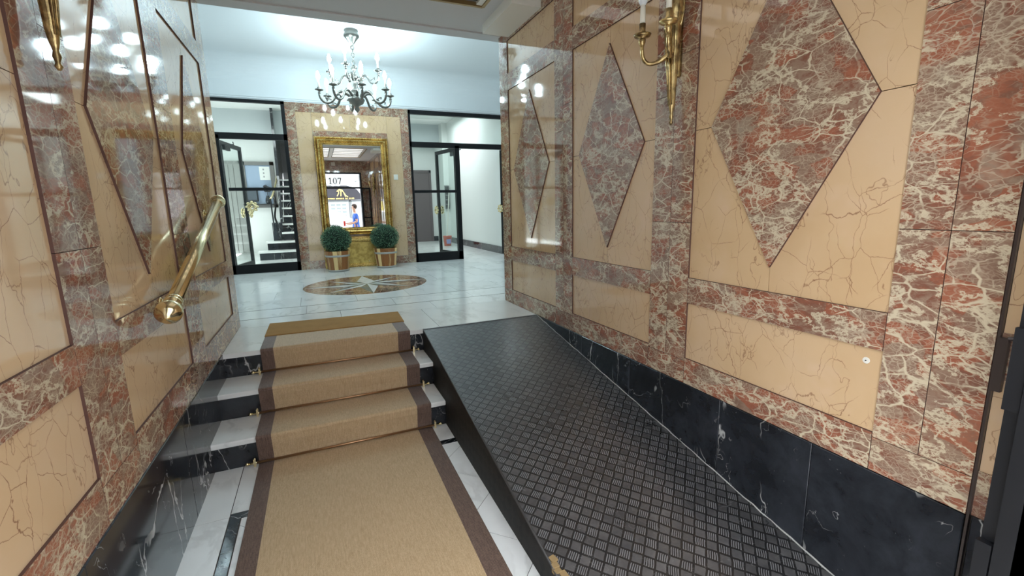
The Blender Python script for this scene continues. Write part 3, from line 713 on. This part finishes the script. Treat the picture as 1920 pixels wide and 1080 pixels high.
# ------------------------------------------------------------------ wall sconces (body against wall, built for a wall facing -X, then turned)
def make_sconce(label, loc, rz_):
    t = thing('wall_sconce', label, 'wall lamp', loc, rz_, 'two armed brass wall sconces')
    # local: wall plane x=0, room towards -x, z=0 at the foot
    bm = B()
    prof = [(.004, 0), (.010, .01), (.006, .02), (.011, .035), (.007, .05), (.012, .07), (.016, .10), (.020, .20), (.026, .32), (.030, .40), (.033, .43), (.028, .45), (.036, .47), (.044, .52), (.040, .56), (.026, .60), (.032, .62), (.020, .66)]
    lathe(bm, prof, 10, (-.04, 0, 0))
    for a_ in (-.62, 0, .62):
        tube(bm, [(-.04 - .012 * math.cos(a_), .013 * math.sin(a_) * 1.4, .09), (-.04 - .036 * math.cos(a_), .036 * math.sin(a_) * 1.3, .43)], [.004, .008], 6)
    obj('stem_body', bm, M['brassaged'], t, True)
    bm = B(); tube(bm, bez((-.03, .0, .40), (-.02, .05, .46), (-.03, .05, .56), (-.02, .012, .60), 10), .006, 6); tube(bm, bez((-.03, .0, .40), (-.02, -.05, .46), (-.03, -.05, .56), (-.02, -.012, .60), 10), .006, 6)
    tube(bm, bez((-.02, .0, .56), (-.02, -.08, .60), (-.02, -.02, .66), (-.02, -.06, .70), 10), .006, 6); tube(bm, bez((-.02, .0, .56), (-.02, .08, .60), (-.02, .02, .66), (-.02, .06, .70), 10), .006, 6)
    box(bm, -.03, 0, -.014, .014, .22, .5)
    obj('ribbon_scroll', bm, M['brassaged'], t, True)
    for sgn in (1, -1):
        cy_ = .088 * sgn; cx_ = -.155; cz = .405
        arm = B(); pts_ = bez((-.05, 0, .33), (-.10, cy_ * .6, .27), (cx_, cy_ * 1.1, .26), (cx_, cy_, cz - .035), 14)
        tube(arm, pts_, [.0115] * 5 + [.0095] * 10, 10)
        a_o = obj('arm', arm, M['brassaged'], t, True)
        cup = B(); lathe(cup, [(.009, -.04), (.016, -.02), (.017, -.006), (.010, -.002), (.036, .004), (.042, .014), (.039, .014), (.018, .008), (.020, .022), (.014, .03), (.0155, .062), (.012, .062)], 18, (cx_, cy_, cz)); obj('candle_cup', cup, M['brassaged'], a_o, True)
        cd = B(); lathe(cd, [(.0115, 0), (.0125, .01), (.012, .082), (.008, .084)], 14, (cx_, cy_, cz + .06)); obj('candle_sleeve', cd, M['candle'], a_o, True)
        bl = B(); lathe(bl, [(.011, 0), (.019, .012), (.0225, .03), (.0215, .05), (.016, .075), (.008, .10), (.003, .112)], 14, (cx_, cy_, cz + .141)); obj('bulb', bl, M['frosted'], a_o, True)
    return t
make_sconce('brass two-armed candle sconce on the right marble wall beside the largest diamond', (WX - .001, -1.575, 1.80), 0)
make_sconce('brass candle sconce on the left marble wall, only its tapered foot in view', (.001, -1.655, 1.825), PI)

# ------------------------------------------------------------------ chandelier
ch = thing('chandelier', 'bronze two tier chandelier with lit candle bulbs hanging from the hall ceiling', 'chandelier', (1.258, 2.93, HC))
bm = B(); lathe(bm, [(.082, 0), (.086, -.015), (.07, -.03), (.092, -.05), (.095, -.075), (.07, -.10), (.04, -.14), (.018, -.165), (.012, -.19)], 24)
obj('ceiling_rose', bm, M['bronze'], ch, True)
bm = B()
for i in range(5):
    z = -.20 - .045 * i; a = PI / 2 * (i % 2)
    tube(bm, [(.017 * math.cos(t) * math.cos(a), .017 * math.cos(t) * math.sin(a), z + .03 * math.sin(t)) for t in [2 * PI * k / 12 for k in range(13)]], .0055, 6)
obj('chain', bm, M['bronze'], ch, True)
bm = B()
lathe(bm, [(.008, -.40), (.03, -.42), (.04, -.44), (.02, -.47), (.012, -.50), (.035, -.53), (.05, -.55), (.03, -.57), (.018, -.60), (.03, -.66), (.05, -.69), (.06, -.71), (.03, -.735), (.05, -.76), (.095, -.79), (.105, -.82), (.08, -.86), (.035, -.885), (.02, -.90), (.032, -.92), (.03, -.94), (.008, -.965)], 20)
obj('column', bm, M['bronze'], ch, True)
def ch_arm(ang, r_, zroot, zdip, zcup, hc, lit=True, tr=.0115):
    e = bpy.data.objects.new('arm', None)
    ca, sa = math.cos(ang), math.sin(ang)
    P = lambda rr, z: (rr * ca, rr * sa, z)
    bm = B()
    a = bez(P(.06, zroot), P(r_ * .35, zroot + .12), P(r_ * .5, zroot + .08), P(r_ * .62, (zroot + zdip) / 2), 9) + bez(P(r_ * .62, (zroot + zdip) / 2), P(r_ * .75, zdip - .05), P(r_ * 1.02, zdip - .03), P(r_, zcup - .03), 10)[1:]
    tube(bm, a, [tr * 1.25] * 6 + [tr] * (len(a) - 6), 8)
    q = bez(P(r_ * .66, zdip + .01), P(r_ * .8, zdip + .05), P(r_ * .88, zdip + .06), P(r_ * .82, zdip + .02), 8); tube(bm, q, tr * .5, 6)
    o = obj('arm', bm, M['bronze'], ch, True)
    c0 = P(r_, zcup)
    bm = B(); lathe(bm, [(.008, -.05), (.020, -.035), (.010, -.022), (.024, -.008), (.050, .0), (.048, .008), (.018, .006), (.020, .03), (.014, .035)], 16, c0); obj('drip_cup', bm, M['bronze'], o, True)
    bm = B(); lathe(bm, [(.0115, .03), (.0115, .03 + hc), (.008, .032 + hc)], 12, c0); obj('candle_sleeve', bm, M['candle'], o, True)
    bm = B(); z = .03 + hc; lathe(bm, [(.009, z), (.020, z + .015), (.024, z + .035), (.020, z + .06), (.010, z + .088), (.003, z + .10)], 12, c0); obj('bulb', bm, M['bulb'], o, True)
for i in range(8): ch_arm(2 * PI * i / 8 + .0785, .43, -.80, -.86, -.735, .09, tr=.015)
for i in range(4): ch_arm(2 * PI * i / 4 + 1.169, .30, -.60, -.60, -.48, .085, tr=.0115)

# ------------------------------------------------------------------ gilt mirror over a gilt base, topiaries, switch
mr = thing('wall_mirror', 'tall mirror in a carved gilt frame on the far marble wall', 'mirror', (1.283, D, 1.04))
def moulding(bm, x0, x1, z0, z1, prof):
    """mitred frame: prof list of (inset, y)"""
    loops = []
    for ins, y in prof: loops.append([bm.verts.new(v) for v in ((x0 + ins, y, z0 + ins), (x1 - ins, y, z0 + ins), (x1 - ins, y, z1 - ins), (x0 + ins, y, z1 - ins))])
    for a, b in zip(loops, loops[1:]):
        for k in range(4): bm.faces.new((a[k], a[(k + 1) % 4], b[(k + 1) % 4], b[k]))
bm = B(); hwid = .555; H_ = 1.53
moulding(bm, -hwid, hwid, 0, H_, [(0, 0), (0, -.055), (.008, -.075), (.02, -.08), (.03, -.068), (.035, -.06), (.042, -.085), (.055, -.095), (.068, -.088), (.075, -.07), (.085, -.062), (.095, -.074), (.105, -.07), (.115, -.055), (.125, -.05), (.125, -.02)])
# beading and leaf carving along the frame
def along(fn, step, ins, y):
    x = -hwid + ins + step
    while x < hwid - ins - step * .5: fn(x, y, ins); fn(x, y, H_ - ins); x += step
    z = ins + step
    while z < H_ - ins - step * .5: fn(-hwid + ins, y, z); fn(hwid - ins, y, z); z += step
along(lambda x, y, z: ball(bm, (x, y, z), .008, 6, 4), .032, .013, -.078)
along(lambda x, y, z: ball(bm, (x, y, z), .013, 6, 4, (1, 1, .8)), .045, .055, -.088)
along(lambda x, y, z: ball(bm, (x, y, z), .006, 6, 4), .02, .1, -.07)
obj('frame', bm, M['gilt'], mr, False)
bm = B(); box(bm, -hwid + .12, hwid - .12, -.060, -.03, .12, H_ - .12); obj('mirror_glass', bm, M['mirror'], mr)
cs = thing('console_base', 'low olive gold panelled console under the gilt mirror between the potted shrubs', 'console', (1.283, D, .51))
bm = B(); box(bm, -.555, .555, -.10, -.002, .0, .45); bevel(obj('panel', bm, M['giltpanel'], cs), .004)
bm = B(); moulding(bm, -.56, .56, 0, .47, [(0, 0), (0, -.12), (.02, -.13), (.05, -.12), (.06, -.10)]); box(bm, -.57, .57, -.125, -.002, .44, .475); box(bm, -.58, .58, -.14, -.002, .475, .50); obj('moulding', bm, M['gilt'], cs)
bm = B(); ball(bm, (.12, -.115, .09), .016, 10, 8); obj('knob', bm, M['brass'], cs, True)
def topiary(label, x, y, rot, sq):
    t = thing('potted_topiary', label, 'potted plant', (x, y, .51), rot, 'potted boxwood balls beside the mirror')
    bm = B(); n = 18; r0, r1, h = .150, .185, .315
    for k in range(n):
        a0, a1 = 2 * PI * k / n + .004, 2 * PI * (k + 1) / n - .004; am = (a0 + a1) / 2
        vsb = [(r0 * math.cos(a), r0 * math.sin(a), .012) for a in (a0, am, a1)]; vst = [(r1 * math.cos(a), r1 * math.sin(a), h) for a in (a0, am, a1)]
        vib = [(q[0] * .9, q[1] * .9, q[2]) for q in vsb]; vit = [(q[0] * .9, q[1] * .9, q[2]) for q in vst]
        V = [bm.verts.new(v) for v in vsb + vst + vib + vit]
        for q in ((0, 1, 4, 3), (1, 2, 5, 4), (6, 9, 10, 7), (7, 10, 11, 8), (3, 4, 10, 9), (4, 5, 11, 10), (0, 6, 7, 1), (1, 7, 8, 2), (0, 3, 9, 6), (2, 8, 11, 5)): bm.faces.new([V[i] for i in q])
    pt = obj('stave_pot', bm, M['pot'], t)
    for z0, z1 in ((.004, .03), (.225, .255)):
        bm = B(); ra, rb = r0 + (r1 - r0) * z0 / h + .003, r0 + (r1 - r0) * z1 / h + .003
        lathe(bm, [(ra - .006, z0), (ra, z0), (rb, z1), (rb - .006, z1)], 32, cap=False)
        obj('metal_hoop', bm, M['band'], pt, True)
    bm = B(); lathe(bm, [(r1 * .88, h - .03), (.02, h - .028)], 20); obj('soil', bm, plain('dark_soil', (.02, .014, .01), .95), pt)
    bm = B(); R0 = .215; cz = h + .168
    ball(bm, (0, 0, cz), R0 - .025, 20, 14, (1, 1, .92)); core = obj('core', bm, M['stemdark'], t, True)
    bm = B(); rn = random.Random(int(x * 100))
    for k in range(5200):
        q = rn.uniform(-.97, 1); a = rn.uniform(0, 2 * PI); s_ = math.sqrt(1 - q * q)
        nrm = Vector((s_ * math.cos(a), s_ * math.sin(a), q)); rr = R0 + rn.uniform(-.034, .010)
        p = Vector((nrm.x * rr, nrm.y * rr, cz + nrm.z * rr * .93))
        tdir = (nrm * rn.uniform(.3, 1) + Vector((rn.uniform(-1, 1), rn.uniform(-1, 1), rn.uniform(-1, 1)))).normalized()
        sd = tdir.cross(Vector((rn.uniform(-1, 1), rn.uniform(-1, 1), rn.uniform(-1, 1)))).normalized(); L = rn.uniform(.011, .018); w_ = L * .36
        v = [bm.verts.new(p), bm.verts.new(p + tdir * L * .5 + sd * w_), bm.verts.new(p + tdir * L), bm.verts.new(p + tdir * L * .5 - sd * w_)]
        bm.faces.new(v)
    o = obj('foliage', bm, M['leaf'], t); o['kind'] = 'stuff'
    return t
topiary('clipped boxwood ball in a striped wooden tub before the left mirror edge', .905, 4.06, .1, 0)
topiary('clipped boxwood ball in a striped wooden tub before the right mirror edge', 1.64, 4.13, 1.3, 0)
sw = thing('light_switch', 'white light switch on the peach marble right of the mirror', 'switch', (1.945, D + .006, 1.92))
bm = B(); box(bm, -.035, .035, -.012, 0, 0, .085); bevel(obj('plate', bm, M['plastic'], sw), .003); bm = B(); box(bm, -.02, .02, -.016, -.012, .02, .065); obj('rocker', bm, M['plastic'], sw)
bm = B(); Mw = Matrix.Translation((WX + .0078, -2.50, .885)) @ Matrix.Rotation(-PI / 2, 4, 'Y')
lathe(bm, [(.011, 0), (.011, .003), (.006, .004)], 14, mat=Mw); lathe(bm, [(.0025, .003), (.0025, .0055)], 8, mat=Mw, mi=1)
obj('wall_button', bm, [M['plastic'], dk], label='tiny round white button on the lower peach panel of the right wall', cat='button')

# ------------------------------------------------------------------ entrance wall, transom with number, gate (seen in the mirror and at the right edge)
OX0, OX1, OZ1, OZT = .26, 2.03, 2.60, 2.13
ew = shell('wall_entrance', [(-.2, OX0, -3.10, -2.96, 0, 3.1), (OX1 + .04, 2.55, -3.10, -2.96, 0, 3.1), (OX0, OX1 + .04, -3.10, -2.96, OZ1, 3.1)], M['red'])
bm = B()
for b in ((OX0, OX1 + .04, OZ1 - .04, OZ1), (OX0, OX1, OZT - .02, OZT + .03), (OX1, OX1 + .04, 0, OZ1), (OX0, OX0 + .03, 0, OZ1)): box(bm, b[0], b[1], -3.04, -2.99, b[2], b[3])
box(bm, OX1 + .0, OX1 + .045, -3.30, -2.957, 0, OZ1)
dt = thing('door_3', None, None, kind='structure'); obj('frame', bm, M['metal'], dt)
bm = B(); box(bm, OX0 + .03, OX1, -3.02, -3.014, OZT + .03, OZ1 - .04); obj('glass_pane', bm, M['glass'], dt)
bm = B(); P = [(1.30 + .235 * math.cos(t) * (1 + .06 * math.cos(6 * t)), 2.345 + .16 * math.sin(t) * (1 + .08 * math.cos(6 * t))) for t in [2 * PI * i / 48 for i in range(48)]]
bm.faces.new([bm.verts.new((p[0], -3.024, p[1])) for p in P]); sfm = NT('white_lettering_film'); tr_ = sfm.n('ShaderNodeBsdfTranslucent'); df_ = sfm.n('ShaderNodeBsdfDiffuse'); ad_ = sfm.n('ShaderNodeMixShader')
sfm.t.links.new(tr_.outputs[0], ad_.inputs[1]); sfm.t.links.new(df_.outputs[0], ad_.inputs[2]); sfm.t.links.new(ad_.outputs[0], sfm.t.nodes['Material Output'].inputs[0])
obj('number_plaque', bm, sfm.m, dt)
bm = B(); prism(bm, [(1.80, 2.33), (1.90, 2.345), (1.98, 2.37), (1.91, 2.33), (1.92, 2.28), (1.885, 2.325)], 'y', -3.026, -3.021); obj('glass_mark', bm, plain('grey_film', (.35, .36, .38), .5), dt)
def zbox(b, x0, x1, z0, z1): box(b, x0, x1, -3.026, -3.008, z0, z1)
bm = B(); n0, nh = 2.25, .19
zbox(bm, 1.145, 1.17, n0, n0 + nh); zbox(bm, 1.11, 1.205, n0, n0 + .014); prism(bm, [(1.145, n0 + nh), (1.11, n0 + nh - .03), (1.11, n0 + nh - .045), (1.145, n0 + nh - .03)], 'y', -3.026, -3.008)
ring = [(math.cos(2 * PI * k / 28), math.sin(2 * PI * k / 28)) for k in range(28)]
for k in range(28):
    a, b = ring[k], ring[(k + 1) % 28]; prism(bm, [(1.29 + .058 * a[0], n0 + nh / 2 + .097 * a[1]), (1.29 + .058 * b[0], n0 + nh / 2 + .097 * b[1]), (1.29 + .030 * b[0], n0 + nh / 2 + .085 * b[1]), (1.29 + .030 * a[0], n0 + nh / 2 + .085 * a[1])], 'y', -3.026, -3.008)
zbox(bm, 1.375, 1.475, n0 + nh - .024, n0 + nh); zbox(bm, 1.375, 1.387, n0 + nh - .055, n0 + nh); prism(bm, [(1.475, n0 + nh - .02), (1.45, n0 + nh - .03), (1.405, n0), (1.432, n0)], 'y', -3.026, -3.008)
obj('house_number', bm, plain('black_lettering', (.02, .02, .02), .5), dt, label='black house number 107')
gt = thing('iron_gate', 'black barred iron gate leaf folded open against the entrance wall at the right', 'gate', (2.05, -2.940, 0))
bm = B()
box(bm, 0, .035, -.012, .012, .12, 2.13); box(bm, .225, .26, -.012, .012, .12, 2.13)
for z in (.12, .55, 1.18, 2.09): box(bm, .035, .225, -.010, .010, z, z + .04)
obj('frame', bm, M['metal'], gt)
for k in range(5):
    bm = B(); x = .06 + .035 * k; tube(bm, [(x, 0, .14), (x, 0, 2.1)], .006, 8); obj('bar', bm, M['metal'], gt)
bm = B(); box(bm, -.012, .0, -.014, .014, .95, 1.14); obj('lock_case', bm, M['metal'], gt); bm = B(); box(bm, -.02, .0, -.014, .014, .30, .62); obj('bolt_case', bm, M['metal'], gt)
bm = B(); GX, GY = WX - 2.05, 2.940
box(bm, GX - .010, GX + .004, GY - 2.832, GY - 2.814, .90, 1.05); tube(bm, [(GX - .01, GY - 2.83, 1.05), (GX + .01, GY - 2.88, 1.06)], .006, 6); obj('gate_latch', bm, M['gapmetal'], gt, label='dull steel catch on the wall edge')
bm = B(); box(bm, 1.22, 1.33, -2.96, -2.91, 2.80, 2.90)
obj('sensor_box', bm, M['plastic'], label='small white sensor box above the entrance door, seen in the mirror', cat='sensor')

# ------------------------------------------------------------------ street outside (seen in the mirror)
shell('street_pavement', [(-14, 18, -8.5, -3.1, -.3, -.02), (-14, 18, -12, -8.5, -.3, .08)], plain('pavement', (.55, .55, .54), .8))
shell('exterior_facade', [(-8, -.2, -3.3, -3.1, 0, 9), (2.55, 12, -3.3, -3.1, 0, 9), (-.2, 2.55, -3.3, -3.1, 3.1, 9)], plain('street_render', (.6, .58, .55), .8)) if False else None
sf = thing('shopfront', 'shop across the street with a dark sign and gold emblem, seen in the mirror', 'building', (0, -10.2, 0))
bm = B(); box(bm, -10, 14, -.4, 0, 3.0, 9); box(bm, -10, .6, -.4, 0, 0, 3.0); box(bm, 2.9, 14, -.4, 0, 0, 3.0); box(bm, .6, 2.9, -.4, -.1, 0, 3.0); obj('wall', bm, plain('bright_facade', (.80, .82, .86), .7), sf)
sg = thing('shop_sign', 'dark shop sign board with gold emblem and lettering, seen in the mirror', 'sign', (0, -10.1, 0))
bm = B(); P = [(.9, 1.93), (2.75, 1.93), (2.68, 2.12), (2.5, 2.38), (2.3, 2.50), (2.05, 2.56), (.9, 2.56)]; prism(bm, P, 'y', .0, .08); obj('board', bm, plain('dark_sign', (.035, .035, .045), .6), sg)
gold = plain('gold_lettering', (.80, .62, .20), .5)
bm = B()
for a, b, c_ in (((1.62, 2.09), (1.70, 2.24), (1.68, 2.36)), ((1.78, 2.09), (1.80, 2.28), (1.74, 2.38)), ((1.98, 2.06), (1.90, 2.28), (1.80, 2.36)), ((2.08, 2.05), (1.99, 2.12), (1.93, 2.22)), ((1.62, 2.30), (1.74, 2.40), (1.88, 2.34))):
    tube(bm, [(a[0], .09, a[1]), (b[0], .09, b[1]), (c_[0], .09, c_[1])], .024, 6)
ball(bm, (1.70, .09, 2.45), .03, 8, 6)
obj('emblem', bm, gold, sg, label='gold figure emblem')
x = 1.05
for w_ in (.05, .06, .04, .06, .05, .05, .06, .03, None, .05, .06, .05, .04, .06, .05, None, .06, .04, None, .05, .06, .04, .06):
    if w_ is None: x += .045; continue
    bm = B(); box(bm, x, x + w_ * .8, .08, .09, 1.955, 2.015); x += w_ + .008; obj('letter', bm, gold, sg)
bm = B()
for x0, x1, z0, z1 in ((1.22, 2.1, .95, 1.84), (2.22, 2.68, .95, 1.84)): box(bm, x0, x1, 0, .02, z0, z1)
wn = obj('shop_window', bm, plain('bright_window_display', (.62, .72, .70), .15), sf)
bm = B(); box(bm, 1.0, 1.16, 0, .04, .6, 1.84); obj('yellow_panel', bm, plain('yellow_panel', (.75, .62, .10), .5), sf)
bm = B(); box(bm, 2.12, 2.2, 0, .06, .1, 1.9); box(bm, .95, 2.8, 0, .06, 1.85, 1.91); obj('frame', bm, plain('grey_frame', (.25, .27, .28), .5), sf)
bm = B(); rn = random.Random(3)
for i in range(5):
    for j in range(3): box(bm, 1.32 + .24 * j, 1.50 + .24 * j, .02, .03, 1.02 + .16 * i, 1.10 + .16 * i)
obj('display_card', bm, plain('card_print', (.30, .36, .36), .6), sf)
# white car
car = thing('car', 'white car parked across the street, seen in the mirror', 'car', (.6, -8.1, -.02))
def carbody():
    bm = B(); prof = [(-2.1, .35), (-2.12, .72), (-1.9, .88), (-1.0, 1.0), (-.45, 1.38), (.0, 1.44), (.9, 1.42), (1.5, 1.05), (1.95, .95), (2.05, .6), (2.0, .3)]
    prism(bm, prof, 'y', -.85, .85); return bm
bevel(obj('body', carbody(), plain('white_car_paint', (.86, .87, .88), .12), car), .08, 4)
bm = B()
for P in ([(-.85, 1.03), (-.42, 1.34), (.1, 1.37), (.1, 1.03)], [(.17, 1.03), (.17, 1.37), (.85, 1.36), (1.25, 1.05)]): prism(bm, P, 'y', .845, .858)
obj('window', bm, plain('car_window', (.52, .57, .58), .05), car)
bm = B(); box(bm, -1.9, 1.9, .85, .862, .58, .62); obj('side_trim', bm, plain('car_trim', (.25, .26, .27), .4), car)
for x in (-1.3, 1.3):
    bm = B(); Mw = Matrix.Translation((x, .80, .33)) @ Matrix.Rotation(PI / 2, 4, 'X'); lathe(bm, [(.2, -.1), (.31, -.1), (.33, -.06), (.33, .06), (.31, .1), (.2, .1)], 24, mat=Mw); obj('wheel', bm, dk, car, True)
# pedestrian in blue shirt walking left
def skin(name, joints, edges, m, parent, lvl=1, root=0):
    me = bpy.data.meshes.new(name); me.from_pydata([j[:3] for j in joints], edges, []); o = bpy.data.objects.new(name, me); C.objects.link(o); o.parent = parent
    sk = o.modifiers.new('skin', 'SKIN'); sk.use_smooth_shade = True
    me.skin_vertices[0]
    for i, j in enumerate(joints):
        r_ = j[3] if isinstance(j[3], tuple) else (j[3], j[3]); me.skin_vertices[0].data[i].radius = r_; me.skin_vertices[0].data[i].use_root = (i == root)
    sb = o.modifiers.new('sub', 'SUBSURF'); sb.levels = lvl; sb.render_levels = lvl
    me.materials.append(m); return o
pp = thing('person', 'person in blue shirt and jeans walking past on the street, seen in the mirror', 'person', (1.93, -4.6, -.02), 0)
pp.scale = (.95, .95, .95)
fl_ = plain('skin_tone', (.50, .30, .21), .5); bl = plain('blue_shirt', (.03, .11, .45), .7); jn = plain('pale_jeans', (.30, .40, .62), .8)
# faces -x
J = [(0, 0, .92, (.12, .15)), (0, 0, 1.10, (.11, .14)), (0, 0, 1.30, (.11, .17)), (-.01, 0, 1.43, .06), (-.03, 0, 1.50, .052), (-.035, 0, 1.58, (.078, .07)), (-.04, 0, 1.66, (.085, .074)), (-.035, 0, 1.72, .055),
     (0, .17, 1.37, .055), (.02, .21, 1.12, .042), (-.22, .18, 1.04, .033), (-.27, .17, 1.03, .028),
     (0, -.17, 1.37, .055), (-.02, -.21, 1.12, .042), (-.26, -.16, 1.06, .033), (-.31, -.15, 1.05, .028),
     (0, .09, .86, .088), (-.14, .09, .48, .06), (-.16, .09, .10, .042), (-.28, .09, .04, .035),
     (0, -.09, .86, .088), (.10, -.09, .47, .06), (.30, -.09, .14, .042), (.20, -.09, .05, .035)]
Eg = [(0, 1), (1, 2), (2, 3), (3, 4), (4, 5), (5, 6), (6, 7), (2, 8), (8, 9), (9, 10), (10, 11), (2, 12), (12, 13), (13, 14), (14, 15), (0, 16), (16, 17), (17, 18), (18, 19), (0, 20), (20, 21), (21, 22), (22, 23)]
for (hx, hy, hz, sg_) in ((-.27, .17, 1.03, 1), (-.31, -.15, 1.05, -1)):
    w0 = 11 if sg_ == 1 else 15
    for k in range(4):
        n_ = len(J); oy = (k - 1.5) * .018; J += [(hx - .06, hy + oy, hz - .005, .009), (hx - .085 - .01 * (k in (1, 2)), hy + oy, hz - .02, .008), (hx - .085, hy + oy, hz - .045, .007)]; Eg += [(w0, n_), (n_, n_ + 1), (n_ + 1, n_ + 2)]
    n_ = len(J); J += [(hx - .03, hy - .03 * sg_, hz + .01, .010), (hx - .06, hy - .035 * sg_, hz - .005, .008)]; Eg += [(w0, n_), (n_, n_ + 1)]
skin('body', J, Eg, fl_, pp)
skin('shirt', [(0, 0, .70, (.16, .19)), (0, 0, .90, (.15, .18)), (0, 0, 1.08, (.13, .16)), (0, 0, 1.31, (.125, .185)), (-.005, 0, 1.41, .085), (0, .17, 1.37, .072), (.012, .20, 1.20, .06), (0, -.17, 1.37, .072), (-.012, -.20, 1.20, .06)], [(0, 1), (1, 2), (2, 3), (3, 4), (3, 5), (5, 6), (3, 7), (7, 8)], bl, pp)
skin('jeans', [(0, 0, .90, (.13, .16)), (0, .09, .80, .10), (-.14, .09, .48, .075), (-.16, .09, .12, .06), (0, -.09, .84, .10), (.10, -.09, .47, .075), (.295, -.09, .16, .06)], [(0, 1), (1, 2), (2, 3), (0, 4), (4, 5), (5, 6)], jn, pp)
bm = B(); ball(bm, (-.015, 0, 1.675), .098, 16, 12, (1, 1, 1.0))
for v in list(bm.verts):
    if v.co.x < -.06 and v.co.z < 1.70: v.co.x = -.05
    if v.co.z < 1.60: v.co.x += .02
    v.co.y *= .88
obj('hair', bm, plain('dark_hair', (.04, .025, .018), .8), pp, True)
bm = B(); ball(bm, (-.122, .025, 1.65), .009, 8, 6); obj('eye', bm, dk, pp, True); bm = B(); ball(bm, (-.122, -.025, 1.65), .009, 8, 6); obj('eye', bm, dk, pp, True)
bm = B(); lathe(bm, [(.012, -.02), (.009, 0), (.003, .035)], 8, (-.128, 0, 1.615)); box(bm, -.125, -.115, -.02, .02, 1.583, 1.589); obj('nose_and_mouth', bm, fl_, pp, True)
bm = B()
for x, y, z in ((-.23, .09, .02), (.25, -.09, .03)): box(bm, x - .12, x + .10, y - .045, y + .045, z - .02, z + .06)
bevel(obj('shoes', bm, dk, pp), .02, 3)
bm = B(); box(bm, -.03, .03, -.06, .06, 0, .17); obj('red_packet', bm, plain('red_packet', (.5, .04, .03), .6), label='small red packet held by the person in blue, seen in the mirror', cat='packet', loc=(1.555, -4.745, .90))
# facade around the entrance, outside
shell('street_facade', [(-9, -.2, -3.10, -2.9, -.1, 9), (2.55, 12, -3.10, -2.9, -.1, 9), (-.2, 2.55, -3.10, -2.96, 3.1, 9)], plain('street_render', (.55, .53, .5), .8))
